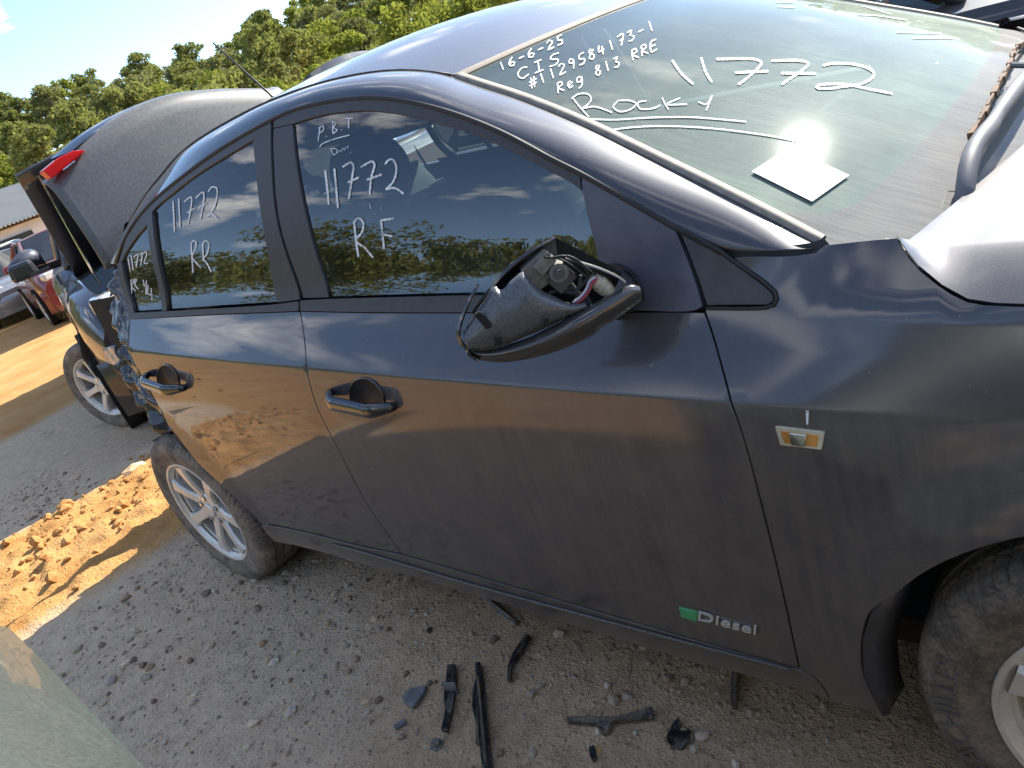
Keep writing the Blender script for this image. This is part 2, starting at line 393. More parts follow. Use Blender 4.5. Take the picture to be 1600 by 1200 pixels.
# ---- wooded hills round the yard
def hill_h(x, y):
    r = math.hypot(x, y); az = math.degrees(math.atan2(x, y))
    top = 13.+3.5*fbm(x, y, .012, 3, 21.)+7.*sstep(60, 150, abs(az))
    if -20 < az < 60: top *= .75
    return top*sstep(58, 165, r)-.4
HV, HF = [], []; na, nr_ = 144, 26; rr_ = np.linspace(45, 330, nr_)
for i in range(na):
    a = 2*math.pi*i/na
    for r in rr_: x, y = r*math.sin(a), r*math.cos(a); HV.append((x, y, hill_h(x, y)))
HF = [(i*nr_+j, i*nr_+j+1, ((i+1) % na)*nr_+j+1, ((i+1) % na)*nr_+j) for i in range(na) for j in range(nr_-1)]
tag(mesh_obj('hills', HV, [f[::-1] for f in HF], simple_mat('hill_undergrowth', (.10, .11, .040), .95, nscale=.6, namp=.5), None, True), kind='structure')

def leaf_mat(name, dark, light):
    mt, n, out = new_mat(name); k = N(n); oi = k.node('ShaderNodeObjectInfo').outputs['Random']; isl = k.node('ShaderNodeNewGeometry').outputs['Random Per Island']
    c = k.mix(k.math('ADD', k.math('MULTIPLY', oi, .55), k.math('MULTIPLY', isl, .45)), dark, light)
    d = k.node('ShaderNodeBsdfDiffuse'); k.link(c, d.inputs[0]); t = k.node('ShaderNodeBsdfTranslucent'); k.link(k.mix(.5, c, (.20, .24, .03)), t.inputs[0])
    k.link(k.mixs(.48, d.outputs[0], t.outputs[0]), out.inputs[0]); return mt
LEAF = [leaf_mat('gum_leaves', (.16, .17, .058), (.30, .29, .10)), leaf_mat('pale_gum_leaves', (.17, .17, .078), (.27, .255, .11)), leaf_mat('yellow_green_leaves', (.19, .215, .04), (.32, .325, .065))]
BARK = simple_mat('gum_bark', (.26, .22, .18), .9, nscale=6, namp=.3); BARKD = simple_mat('dark_bark', (.09, .07, .05), .9, nscale=6, namp=.3)
def tree_proto(seed, h, spread, nclump, nleaf, ls, low=.35):
    r = np.random.RandomState(seed); tr = MB()
    lean = r.uniform(-.4, .4, 2); tr.tube([(0, 0, -.5), (lean[0]*.3, lean[1]*.3, h*.3), (lean[0], lean[1], h*.62)], [h*.022, h*.017, h*.008], 6)
    V, F = [], []
    for c in range(nclump):
        a = r.uniform(0, 6.28); t = r.uniform(low, 1.0); rad_ = spread*math.sqrt(r.uniform(.02, 1))*(1.05-.55*abs(t-.55)/.5)
        cc = np.array([rad_*math.cos(a)+lean[0], rad_*math.sin(a)+lean[1], h*(t*.92)]); cr = spread*r.uniform(.26, .46)
        if c % 2 == 0: tr.tube([(lean[0]*.6, lean[1]*.6, h*(.28+.3*t*.6)), tuple(cc*np.array([.6, .6, .9])), tuple(cc)], [h*.008, h*.005, h*.002], 5)
        for _ in range(nleaf):
            d = r.normal(size=3); d /= np.linalg.norm(d); p = cc+d*cr*np.array([1, 1, .62])*r.uniform(.55, 1.05)
            u = r.normal(size=3); u /= np.linalg.norm(u); w_ = np.cross(u, d+.3*r.normal(size=3)); w_ /= max(1e-6, np.linalg.norm(w_)); s = ls*r.uniform(.6, 1.4)
            b = len(V); V += [p-u*s, p+w_*s*.5, p+u*s, p-w_*s*.5]; F.append((b, b+1, b+2, b+3))
    return tr, V, F
PROTO = []
for i, (sd_, h, spd, nc, nl, ls, lw) in enumerate(((1, 9., 2.9, 22, 95, .24, .42), (2, 10.5, 2.6, 24, 90, .24, .40), (3, 8., 3.2, 22, 100, .25, .40), (4, 11.5, 2.5, 20, 95, .24, .50), (5, 7., 2.4, 20, 95, .22, .25), (6, 3.6, 1.7, 22, 120, .11, .06), (7, 4.4, 1.6, 22, 120, .115, .08))):
    tr, V, F = tree_proto(sd_, h, spd, nc, nl, ls, lw)
    o = tr.build('trunk', BARK if i % 2 == 0 else BARKD); tm = o.data; bpy.data.objects.remove(o)
    o = mesh_obj('crown', V, F, LEAF[0]); cm = o.data; bpy.data.objects.remove(o)
    cms = [cm]
    for lm in LEAF[1:]:
        c2 = cm.copy(); c2.materials[0] = lm; cms.append(c2)
    PROTO.append((tm, cms))
def place_tree(k, x, y, z, s, leaf, name, label, group):
    t = bpy.data.objects.new(name, None); t.location = (x, y, z); t.rotation_euler = (0, 0, rng.uniform(0, 6.28)); t.scale = (s*rng.uniform(.9, 1.15), s*rng.uniform(.9, 1.15), s); COL.objects.link(t); t.empty_display_size = .1
    tag(t, label, 'tree' if 'tree' in name else 'shrub', group)
    for nm, me in (('trunk', PROTO[k][0]), ('crown', PROTO[k][1][leaf])): link(bpy.data.objects.new(nm, me), t)
cnt = 0
LB = ['olive green gum tree on the wooded hillside behind the yard', 'pale grey green gum tree on the wooded hillside behind the yard', 'yellow green gum tree on the wooded hillside behind the yard']
GB = ['olive gums on the hillside', 'pale gums on the hillside', 'yellow green gums on the hillside']
for ring in range(12):               # the hillside in view
    r0 = 62+ring*10.5
    for az in np.arange(-82, -28, 330./r0):
        a = az+rng.uniform(-.9, .9)*150/r0; r = r0+rng.uniform(-4.5, 4.5); x, y = r*math.sin(rad(a)), r*math.cos(rad(a))
        lf = int(rng.choice([0, 1, 2], p=[.55, .33, .12])); cnt += 1
        place_tree(int(rng.randint(5)), x, y, hill_h(x, y)-.3, rng.uniform(.75, 1.12)*(1.0 if ring < 10 else 1.15), lf, 'gum_tree', LB[lf], GB[lf])
FV, FF, nf_ = [], [], 0              # woods across the yard, one mass that shows only in the glass and the paint
for ring in range(-1, 7):
    r0 = 66+ring*17
    for az in np.arange(-26 if ring >= 0 else 110, 276, 520./r0 if ring >= 0 else 3.4):
        a = az+rng.uniform(-1, 1)*200/r0; r = r0+rng.uniform(-6, 6); x, y = r*math.sin(rad(a)), r*math.cos(rad(a)); zz = hill_h(x, y); th = rng.uniform(7.5, 12.5)*(1.22 if ring < 0 else 1.)
        nc_, nl_, sz = (9, 26, .38) if ring >= 0 else (22, 80, .15)
        for _ in range(nc_):
            cc = np.array([x, y, zz+th*.6])+rng.uniform(-1, 1, 3)*np.array([2.6, 2.6, th*.34])
            d = rng.normal(size=(nl_, 3)); d /= np.linalg.norm(d, axis=1)[:, None]; p = cc+d*1.6*rng.uniform(.5, 1., (nl_, 1)); u = rng.normal(size=(nl_, 3))*sz; w_ = rng.normal(size=(nl_, 3))*sz*.8
            q = np.stack([p-u, p+w_, p+u, p-w_], 1).reshape(-1, 3); FV.append(q)
            FF += [(nf_+4*i, nf_+4*i+1, nf_+4*i+2, nf_+4*i+3) for i in range(nl_)]; nf_ += 4*nl_
tag(mesh_obj('forest', np.concatenate(FV), FF, LEAF[0]), 'dense gum forest on the hills across the yard', 'forest', kind='stuff')
for i in range(30):                  # bright scrub along the yard edge
    az = -58+i*.95+rng.uniform(-.5, .5); r = rng.uniform(27, 40); x, y = r*math.sin(rad(az)), r*math.cos(rad(az))
    place_tree(5+int(rng.randint(2)), x, y, -.2, rng.uniform(.75, 1.1)*r/33*(1.0+.15*sstep(-52, -40, az)), 2, 'yellow_green_shrub', 'bright yellow green shrub at the edge of the yard', 'shrubs along the yard edge')
# grassy verge across the yard, in front of the trees behind the camera
GRASS = simple_mat('verge_grass', (.10, .13, .035), .95, nscale=3, namp=.5)
rows = []
for x in np.arange(-40, 45, 1.5): rows.append([(x, -11.5+.8*fbm(x, 0, .2, 3, 31.), -.05), (x, -13, .7+.3*fbm(x, 3, .3, 3, 32.)), (x, -15, 1.1), (x, -40, 1.4)])
tag(loft('verge', rows, GRASS), kind='structure')

# ---- long shed with a pale corrugated roof
def corr_mat():
    mt, n, out = new_mat('corrugated_iron'); k = N(n); v = k.coord(); nz = k.noise(v, .8, 4, .6)
    b = k.bsdf(Base_Color=k.mix(nz, (.42, .39, .33), (.58, .55, .48)), Roughness=.45, Metallic=.2); k.link(b.outputs[0], out.inputs[0]); return mt
SHED = tag(empty('shed', (-40, 11, 0), rad(10)), 'long shed with pale corrugated roof below the hillside', 'shed')
n = 200; rows = []
for i in range(n+1):
    y = -9+18*i/n; d = .05*math.sin(i*math.pi/1.0*.5*2); d = .05 if i % 2 else -.05
    rows.append([(7.0, y, 2.3+d), (0, y, 4.1+d), (-7.0, y, 2.3+d)])
loft('roof', rows, corr_mat(), SHED, smooth=False)
MB().box((0, 0, 1.1), (13.0, 17.5, 2.2)).build('wall', simple_mat('shed_white_wall', (.68, .68, .66), .7, nscale=2, namp=.1), SHED)
MB().box((6.55, 3, 1.0), (.1, 3, 2.0)).build('door', simple_mat('shed_door', (.25, .27, .28), .6), SHED)
MB().box((6.55, -3, 1.4), (.1, 1.6, .9)).build('window', simple_mat('shed_window', (.05, .06, .07), .1), SHED)
# ================================================================== the charcoal sedan
PAINT = paint_mat('charcoal_paint', (.012, .017, .036), dust=(.36, .30, .23), xvar=True, side_dust=.05)
TRIM = simple_mat('black_trim', (.035, .034, .036), .45, nscale=60, namp=.3, bump=.05)
RUBBER = simple_mat('rubber_seal', (.012, .012, .012), .6)
PLAST = simple_mat('matte_black_plastic', (.05, .05, .055), .55, nscale=40, namp=.3, bump=.1)
SAILM = simple_mat('sail_plastic', (.075, .078, .10), .38, nscale=14, namp=.25)
DARK = simple_mat('dark_interior', (.018, .018, .020), .85)
SEATM = simple_mat('seat_fabric', (.04, .04, .044), .9, nscale=120, bump=.3)
CREAM = simple_mat('pale_interior_trim', (.17, .17, .16), .8)
GLASS = glass_mat('side_glass', (.66, .80, .77), 2.05, .03)
CHROME = simple_mat('chrome', (.75, .75, .74), .12, 1.0, namp=.08)
SILVER = simple_mat('wheel_silver', (.70, .67, .61), .38, .35, nscale=12, namp=.18)
TAN = simple_mat('dusty_moulding', (.27, .235, .19), .75, nscale=50, namp=.25)
def marker_mat():
    mt, n, out = new_mat('white_marker_paint'); k = N(n); v = k.coord(); nz = k.noise(v, 240, 4, .7); bg_ = k.noise(v, 28, 3, .6)
    b = k.bsdf(Base_Color=k.mix(bg_, (.66, .69, .71), (.84, .85, .85)), Roughness=.7); t = k.node('ShaderNodeBsdfTransparent')
    k.link(k.mixs(k.math('MULTIPLY', k.maprange(k.math('ADD', k.math('MULTIPLY', nz, .5), k.math('MULTIPLY', bg_, .5)), .50, .34), .85), b.outputs[0], t.outputs[0]), out.inputs[0]); return mt
CHALK = marker_mat()
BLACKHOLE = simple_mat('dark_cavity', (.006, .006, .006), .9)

# ---- shape of the flank: y = side_y(x, z); z_crease is the character line
def z_crease(x): return 1.0063-.0745*x
_U = [-.90, -.75, -.62, -.50, -.35, -.20, -.08, -.03, -.002, .002, .08, .14, .20, .32, .45, .55, .65, .85]
_T = [-16, -14, -8, -4.5, -1.0, 2.0, 4.0, 7.0, 10.0, 30, 32, 22, 13, 19, 29, 36, 46, 55]
_TS = [-16, -14, -8, -4.5, -1.0, 2.5, 7.0, 9.0, 10.5, 11, 15, 18, 16, 20, 29, 36, 46, 55]
_g = np.linspace(-.9, .85, 1401)
def _integ(T):
    t = np.tan(np.radians(np.interp(_g, _U, T))); c = np.concatenate([[0], np.cumsum((t[1:]+t[:-1])/2*(_g[1]-_g[0]))]); return c-np.interp(0, _g, c)
_IC, _IS = _integ(_T), _integ(_TS)
def side_half(x, z):
    u = z-z_crease(x)
    s = sstep(2.15, 2.6, x)
    I = np.interp(u, _g, _IC)*(1-s)+np.interp(u, _g, _IS)*s
    wdt = .880-.010*(x-1.3)**2-.05*max(0., x-2.75)**2-.06*max(0., -.35-x)**2
    wdt -= .045*sstep(.15, .55, u)*(max(0, 1.2-x)/1.2)**2
    I += .55*sstep(2.2, 2.45, x)*max(0., u-.135)
    for cx in (0., 2.683):
        r = math.hypot(x-cx, z-.322); wdt += .016*(1-sstep(.375, .50, r))*sstep(-.85, -.55, -abs(u)+.0)
    return wdt-I
def side_y(x, z, off=0.): return -(side_half(x, z)+off)
def side_n(x, z):
    h = .003
    dx = (side_half(x+h, z)-side_half(x-h, z))/(2*h); dz = (side_half(x, z+h)-side_half(x, z-h))/(2*h)
    n = np.array([-dx, -1., -dz]); return n/np.linalg.norm(n)
def bps(px, off=0.): return on_func(px, lambda P: side_y(P[0], P[2], off))
def to_xz(sec):
    """section of an outline: items are photo pixels, or ('m', x, z) metres"""
    o = []
    for p in sec:
        if p[0] == 'm': o.append(np.array([p[1], p[2]]))
        else:
            P = bps(p); o.append(np.array([P[0], P[2]]))
    return o
def inset_poly(poly, d):
    P = np.array(poly); n = len(P); A = 0
    for i in range(n): A += P[i][0]*P[(i+1) % n][1]-P[(i+1) % n][0]*P[i][1]
    s = 1 if A > 0 else -1; out = []
    for i in range(n):
        a = P[i]-P[i-1]; b = P[(i+1) % n]-P[i]
        na = np.array([-a[1], a[0]])/max(1e-9, np.linalg.norm(a))*s; nb = np.array([-b[1], b[0]])/max(1e-9, np.linalg.norm(b))*s
        q = na+nb; l = max(.5, np.dot(q, q)/2) if np.dot(q, q) > 1e-6 else 1.
        out.append(P[i]+q/l*d if np.dot(q, q) > 1e-6 else P[i])
    return out
ROWS_U = np.unique(np.round(np.concatenate([np.arange(-.85, .8, .04), [-.06, -.03, -.02, -.012, -.006, -.002, .002, .006, .012, .02, .03, .06]]), 4))
def fill2d(poly, pts):
    """triangulate polygon with extra inside points; returns verts2d, faces"""
    v = [Vector((float(p[0]), float(p[1]))) for p in poly]; n = len(v)
    e = [(i, (i+1) % n) for i in range(n)]
    # keep points well inside
    P = np.array(poly); q = []
    for p in pts:
        x, y = p; ins = False
        for i in range(n):
            x0, y0 = P[i]; x1, y1 = P[(i+1) % n]
            if (y0 > y) != (y1 > y) and x < (x1-x0)*(y-y0)/(y1-y0)+x0: ins = not ins
        if not ins: continue
        A = P; B = np.roll(P, -1, 0); d = B-A; t = np.clip(((np.array(p)-A)*d).sum(1)/np.maximum(1e-12, (d*d).sum(1)), 0, 1)
        if np.min(np.linalg.norm(A+d*t[:, None]-np.array(p), axis=1)) < .0035: continue
        q.append(p)
    v += [Vector((float(p[0]), float(p[1]))) for p in q]
    r = delaunay_2d_cdt(v, e, [list(range(n))], 1, 1e-6)
    return [(p.x, p.y) for p in r[0]], [list(f) for f in r[2]]
def surf_panel(name, poly, mat, parent, off=0., surf=None, nrm=None, edge=.014, grid=None, mirror=False, disp=None, inset=0.):
    """poly in (x, z); mapped to the flank and given turned-in edges"""
    if inset: poly = inset_poly(poly, inset)
    P = np.array(poly)
    if grid is None:
        gx = np.arange(P[:, 0].min(), P[:, 0].max(), .035)
        pts = [(x, u+z_crease(x)) for x in gx for u in ROWS_U if P[:, 1].min() < u+z_crease(x) < P[:, 1].max()]
    else:
        pts = [(x, z) for x in np.arange(P[:, 0].min(), P[:, 0].max(), grid) for z in np.arange(P[:, 1].min(), P[:, 1].max(), grid)]
    v2, f = fill2d(poly, pts)
    surf = surf or (lambda x, z: np.array([x, side_y(x, z, off), z])); nrm = nrm or side_n
    V = []; NM = []
    for x, z in v2:
        p = surf(x, z); n_ = nrm(x, z)
        if disp is not None: p = p+disp(x, z)
        V.append(p); NM.append(n_)
    # orientation: normals should look out
    F = []
    for t in f:
        a, b, c = (np.array(V[i]) for i in t[:3])
        F.append(t if np.dot(np.cross(b-a, c-a), NM[t[0]]) > 0 else t[::-1])
    cnt = {}
    for t in F:
        for i in range(len(t)):
            a, b = t[i], t[(i+1) % len(t)]; cnt[(a, b)] = 1
    bd = [(a, b) for (a, b) in cnt if (b, a) not in cnt]
    if edge:
        mid = {}
        nb = {}
        for a, b in bd:
            d = np.array(V[b])-np.array(V[a]); o = np.cross(d, NM[a]); o = o/max(1e-9, np.linalg.norm(o))
            nb.setdefault(a, []).append(o); nb.setdefault(b, []).append(o)
        r1, r2 = {}, {}
        for a in nb:
            o = sum(nb[a]); o = o/max(1e-9, np.linalg.norm(o)); n_ = NM[a]
            r1[a] = len(V); V.append(np.array(V[a])+o*.0008-n_*.0012); NM.append((o+n_*.4)/np.linalg.norm(o+n_*.4))
            r2[a] = len(V); V.append(np.array(V[a])+o*.0008-n_*edge); NM.append(o)
        for a, b in bd: F += [(b, a, r1[a], r1[b]), (r1[b], r1[a], r2[a], r2[b])]
    if mirror:
        V = [np.array([p[0], -p[1], p[2]]) for p in V]; NM = [np.array([q[0], -q[1], q[2]]) for q in NM]; F = [tuple(t)[::-1] for t in F]
    if disp is not None: return mesh_obj(name, V, F, mat, parent, True)
    return mesh_obj(name, V, F, mat, parent, True, NM)
def flank(name, secs, mat, parent, off=0., step=.02, both=True, inset=0., edge=.014, **kw):
    poly = outline([to_xz(s) for s in secs], step)
    o = surf_panel(name, poly, mat, parent[0], off, edge=edge, inset=inset, **kw)
    if both: surf_panel(name, poly, mat, parent[1], off, edge=edge, inset=inset, mirror=True, **kw)
    return o

CAR = tag(empty('sedan_car', (0, 0, 0)), 'dusty charcoal sedan with chalked numbers on its windows and a broken door mirror', 'car')
# ---- doors (an Empty-free hierarchy: the skin mesh is the part, what sits on it are sub-parts)
B_GAP = [(469, 487), (478, 560), (497, 640), (530, 705), (575, 790), (608, 838), (627, 865)]
A_GAP = [(1101, 487), (1124, 560), (1150, 650), (1190, 790), (1224, 930), (1249, 1045)]
D_BOT_F = [(627, 865), (725, 893), (912, 948), (1100, 1003), (1249, 1045)]
D_BOT_R = [(420, 819), (480, 831), (560, 851), (627, 865)]
R_EDGE = [(204, 497), (203, 552), (229, 600), (262, 664)]
ARCH_R = [(262, 664), (283, 690), (311, 725), (345, 757), (385, 795), (408, 818)]
def both(fn): return fn
NEAR = (CAR, CAR)
front_door = flank('front_door', [[(470, 486), (600, 488), (720, 488), (900, 487), (1101, 487)], A_GAP, D_BOT_F[::-1], B_GAP[::-1]], PAINT, NEAR, inset=.0022)
rear_door = flank('rear_door', [[(205, 498), (340, 491), (469, 486)], B_GAP, D_BOT_R[::-1], [(420, 819), (408, 818)], ARCH_R[::-1], R_EDGE[::-1]], PAINT, NEAR, inset=.0022)
HOOD_GAP = [(1402, 369), (1412, 387), (1425, 405), (1440, 422), (1465, 442), (1487, 457), (1512, 469), (1537, 474), (1600, 477)]
SAIL_OUT = [(1101, 482), (1200, 481), (1212, 475), (1215, 466), (1211, 456), (1197, 444), (1141, 405)]
_ap = [bps(p) for p in ((1412, 900), (1360, 957), (1345, 1020), (1350, 1060), (1365, 1090), (1379, 1118))]
ARCHX, ARCHZ, ARCHR = 2.683, .322, .384
arch_f = [('m', ARCHX+ARCHR*math.cos(a), ARCHZ+ARCHR*math.sin(a)) for a in np.radians(np.arange(-8, 152, 8))]
hg = bps((1600, 477))
fender = flank('front_fender', [A_GAP[::-1], [(1101, 487), (1101, 482)], SAIL_OUT, [(1141, 405), (1150, 401), (1240, 398), (1274, 393)], [(1274, 393), (1290, 381), (1340, 375), (1402, 369)], HOOD_GAP,
                [(1600, 477), ('m', hg[0]+.25, hg[2]-.02), ('m', 3.05, .80)], [('m', 3.05, .80), ('m', 3.09, .60), ('m', 3.07, .28)], arch_f, [arch_f[-1], (1360, 957), (1345, 1020), (1350, 1060), (1379, 1118)],
                [(1379, 1118), (1352, 1110), (1300, 1094)], [(1300, 1094), (1275, 1060), (1249, 1045)]], PAINT, NEAR, inset=.0022)
flank('sill', [[(408, 820), (420, 822), (480, 834), (560, 854), (627, 868), (725, 896), (912, 951), (1100, 1006), (1249, 1048)], [(1249, 1048), (1275, 1064), (1296, 1092)],
               [(1296, 1092), (1210, 1066), (1050, 1024), (718, 922), (640, 900), (560, 880), (500, 862), (428, 846)], [(428, 846), (408, 820)]], PAINT, NEAR, inset=.001, edge=.03)
for sgn in (1, -1):       # raised lip along the sill, its paler grey carries the edge highlight
    lip = [bps(p, .003) for p in spline([(520, 851), (560, 861), (725, 910), (912, 961), (1100, 1011), (1235, 1046)], 12)]
    mb = MB(); mb.tube([(p[0], p[1]*sgn, p[2]) for p in lip], .0035, 6); mb.build('sill_lip', simple_mat('highlight_lip', (.10, .10, .10), .35, nscale=200, namp=.6), CAR, True)
# inner shells that close the doors and the gaps
def offp(px, o): return bps(px, o)
for sgn in (1, -1):
    rows = []
    for x in np.arange(.12, 2.32, .06):
        rows.append([(x, sgn*side_y(x, z, -.035), z) for z in np.linspace(.24, z_crease(x)+.10, 10)])
    loft('inner_door_panel', rows, DARK, CAR)
    mb = MB(); mb.box((1.1, sgn*-.66, .27), (2.2, .22, .08)); mb.build('floor_sill', DARK, CAR)
    rows = []
    for a in np.radians(np.arange(0, 181, 9)):
        rows.append([(2.683+.405*math.cos(a), sgn*y, .322+.405*math.sin(a)) for y in (-.86, -.5)])
    loft('wheel_arch_liner', rows, BLACKHOLE, CAR)
    rows = []
    for a in np.radians(np.arange(-20, 95, 8)):
        rows.append([(.0+.40*math.cos(a), sgn*y, .322+.42*math.sin(a)) for y in (-.80, -.5)])
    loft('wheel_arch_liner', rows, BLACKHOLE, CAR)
mb = MB(); mb.box((1.2, 0, .21), (4.2, 1.30, .06)); mb.build('floor_pan', DARK, CAR)
# mud guard behind the front wheel
mg = [bps(p, -.004) for p in ((1392, 920), (1362, 957), (1348, 1000), (1350, 1055), (1366, 1090), (1380, 1118))]
mg2 = [on_axis(p, 1, -.80) for p in ((1425, 905), (1412, 950), (1400, 1000), (1405, 1050), (1412, 1072), (1390, 1108))]
loft('mud_guard', [[a, lerp(a, b, .5)+np.array([.004, 0, 0]), b] for a, b in zip(mg, mg2)], PLAST, CAR, thick=.004)

# ---- greenhouse on the flank
L_CURVE = [(182, 412), (197, 370), (222, 333), (250, 305), (325, 247), (380, 212), (420, 190), (460, 172), (520, 158), (580, 153), (628, 157), (700, 175), (780, 206), (860, 248), (908, 272), (980, 312), (1055, 355), (1128, 394)]
G_FRONT = [[(457, 194), (480, 186), (520, 177), (570, 173), (620, 178), (700, 198), (748, 214), (800, 238), (848, 263), (894, 287), (909, 299)], [(909, 299), (917, 336), (930, 388), (941, 440), (946, 458)], [(946, 458), (800, 458), (650, 461), (514, 465)], [(514, 465), (494, 400), (475, 325), (462, 250), (457, 194)]]
G_REAR = [[(238, 331), (270, 302), (306, 274), (350, 246), (395, 222)], [(395, 222), (400, 275), (416, 384), (427, 447), (433, 473)], [(433, 473), (350, 478), (262, 484)], [(262, 484), (250, 416), (238, 331)]]
G_QUART = [[(231, 348), (212, 372), (195, 398), (190, 412)], [(190, 412), (200, 450), (211, 487)], [(211, 487), (256, 484)], [(256, 484), (244, 425), (231, 348)]]
win_front = flank('front_door_window', G_FRONT, GLASS, NEAR, off=-.006, edge=0)
win_rear = flank('rear_door_window', G_REAR, GLASS, NEAR, off=-.006, edge=0)
win_quart = flank('quarter_window', G_QUART, GLASS, NEAR, off=-.006, edge=0)
def Lsub(a, b): return [p for p in L_CURVE if a <= p[0] <= b]
# black frames round the glass
flank('front_window_frame', [[(427, 189)]+Lsub(430, 905)+[(906, 272)], [(906, 272), (909, 299)], [(909, 299), (894, 287), (848, 263), (800, 238), (748, 214), (700, 198), (620, 178), (570, 173), (520, 177), (480, 186), (457, 194)], [(457, 194), (427, 200)], [(427, 200), (427, 189)]], TRIM, NEAR, inset=.001, edge=.02)
flank('front_pillar_trim', [[(427, 201), (457, 194)], [(457, 194), (462, 250), (475, 325), (494, 400), (514, 465)], [(514, 465), (474, 466)], [(474, 466), (438, 353), (428, 259), (427, 201)]], TRIM, NEAR, inset=.001, edge=.02)
flank('rear_pillar_trim', [[(395, 219), (423, 203)], [(423, 203), (424, 259), (434, 353), (469, 468)], [(469, 468), (433, 473)], [(433, 473), (427, 447), (416, 384), (400, 275), (395, 219)]], TRIM, NEAR, inset=.001, edge=.02)
flank('rear_window_frame', [[(197, 372), (222, 335), (250, 307), (325, 249), (380, 214), (423, 190)], [(423, 190), (423, 203), (395, 219)], [(395, 219), (350, 246), (306, 274), (270, 302), (238, 331), (231, 348), (212, 372), (195, 398), (190, 412)], [(190, 412), (184, 414)], [(184, 414), (197, 372)]], TRIM, NEAR, inset=.001, edge=.02)
flank('quarter_divider', [[(231, 346), (239, 330)], [(239, 330), (250, 416), (262, 484)], [(262, 484), (255, 485)], [(255, 485), (244, 425), (231, 346)]], TRIM, NEAR, off=.004, edge=.02)
flank('quarter_trim', [[(184, 412), (191, 408)], [(191, 408), (200, 450), (211, 487)], [(211, 487), (201, 489)], [(201, 489), (192, 450), (184, 412)]], TRIM, NEAR, off=.004, edge=.02)
flank('belt_trim', [[(471, 468), (514, 466), (650, 462), (800, 459), (950, 458)], [(950, 458), (990, 485)], [(990, 485), (900, 486), (720, 487), (600, 487), (471, 485)], [(471, 485), (471, 468)]], TRIM, NEAR, off=.004, inset=.001, edge=.025)
flank('belt_trim', [[(202, 488), (262, 485), (350, 480), (433, 474), (468, 469)], [(468, 469), (468, 485)], [(468, 485), (340, 490), (203, 498)], [(203, 498), (202, 488)]], TRIM, NEAR, off=.004, inset=.001, edge=.025)
flank('mirror_sail_panel', [[(908, 273), (980, 313), (1053, 354)], [(1053, 354), (1098, 479)], [(1098, 479), (1085, 486), (990, 486)], [(990, 486), (946, 456)], [(946, 456), (941, 440), (930, 388), (917, 336), (909, 299), (908, 273)]], SAILM, NEAR, inset=.0015, edge=.02)
flank('fender_sail_panel', [[(1059, 358), (1127, 395), (1141, 406), (1195, 445), (1208, 457), (1211, 466), (1208, 474), (1198, 479)], [(1198, 479), (1103, 480)], [(1103, 480), (1059, 358)]], PLAST, NEAR, inset=.003, edge=.02)
for sgn in (1, -1):
    seal = [bps(p, .001) for p in spline([(1059, 355), (1128, 394), (1141, 404), (1197, 443), (1211, 456), (1214, 467), (1209, 477), (1196, 481), (1103, 482)], 10)]
    MB().tube([(p[0], p[1]*sgn, p[2]) for p in seal], .0032, 6).build('sail_seal', RUBBER, CAR, True)
    seal = [bps(p, -.002) for p in spline(L_CURVE, 12)]
    MB().tube([(p[0], p[1]*sgn, p[2]) for p in seal], .0055, 6).build('door_seal', RUBBER, CAR, True)

# ---- cant rail / A-pillar, roof, windscreen
def curtain(P): x = P[0]; return -(.527+.206*(x-1.573)/.73) if x > 1.573 else -(.527+.035*sstep(1.573, .9, x) if x > .9 else .562-.02*(.9-x))
def bpu(px): return on_func(px, curtain, 1, -.6)
U_CURVE = [(180, 400), (190, 372), (205, 344), (218, 320), (231, 300), (248, 280), (281, 240), (325, 209), (369, 184), (410, 163), (446, 149), (480, 136), (520, 125), (567, 115), (605, 110), (642, 109), (680, 111), (702, 115), (740, 131), (796, 147), (852, 169), (910, 193), (1020, 247), (1092, 282), (1152, 312), (1220, 347), (1282, 381)]
Lp = [bps(p) for p in spline(L_CURVE+[(1200, 393), (1268, 388)], 8)]
Up = [bpu(p) for p in spline(U_CURVE, 8)]
def resample(P, n):
    P = np.array(P); s = np.concatenate([[0], np.cumsum(np.linalg.norm(np.diff(P, axis=0), axis=1))]); t = np.linspace(0, s[-1], n)
    return np.stack([np.interp(t, s, P[:, i]) for i in range(3)], 1)
def by_x(P, xs):
    P = np.array(P); o = np.argsort(P[:, 0]); return np.stack([xs, np.interp(xs, P[o, 0], P[o, 1]), np.interp(xs, P[o, 0], P[o, 2])], 1)
def smooth_rows(P, it=6):
    P = P.copy()
    for _ in range(it): P[1:-1] = .25*P[:-2]+.5*P[1:-1]+.25*P[2:]
    return P
NL = 110
LR, UR = smooth_rows(resample(Lp, NL)), smooth_rows(resample(Up, NL))
rail = []
for a, b in zip(LR, UR):
    c = np.array([lerp(a[0], b[0], .45), lerp(a[1], b[1], .24), lerp(a[2], b[2], .84)])
    a2 = a+np.array([0, .012, -.004])
    row = [a2]
    for t in np.linspace(0, 1, 12): row.append((1-t)**2*a+2*t*(1-t)*c+t*t*b)
    row.append(b+np.array([0, .004, -.012]))
    rail.append(row)
for sgn in (1, -1): loft('roof_rail', [[(p[0], p[1]*sgn, p[2]) for p in r] for r in rail], PAINT, CAR)

flank('pillar_foot_seal', [[(1120, 388), (1200, 390), (1262, 384), (1284, 377)], [(1284, 377), (1300, 395), (1240, 408)], [(1240, 408), (1140, 412)], [(1140, 412), (1120, 388)]], RUBBER, NEAR, off=-.010, edge=0)
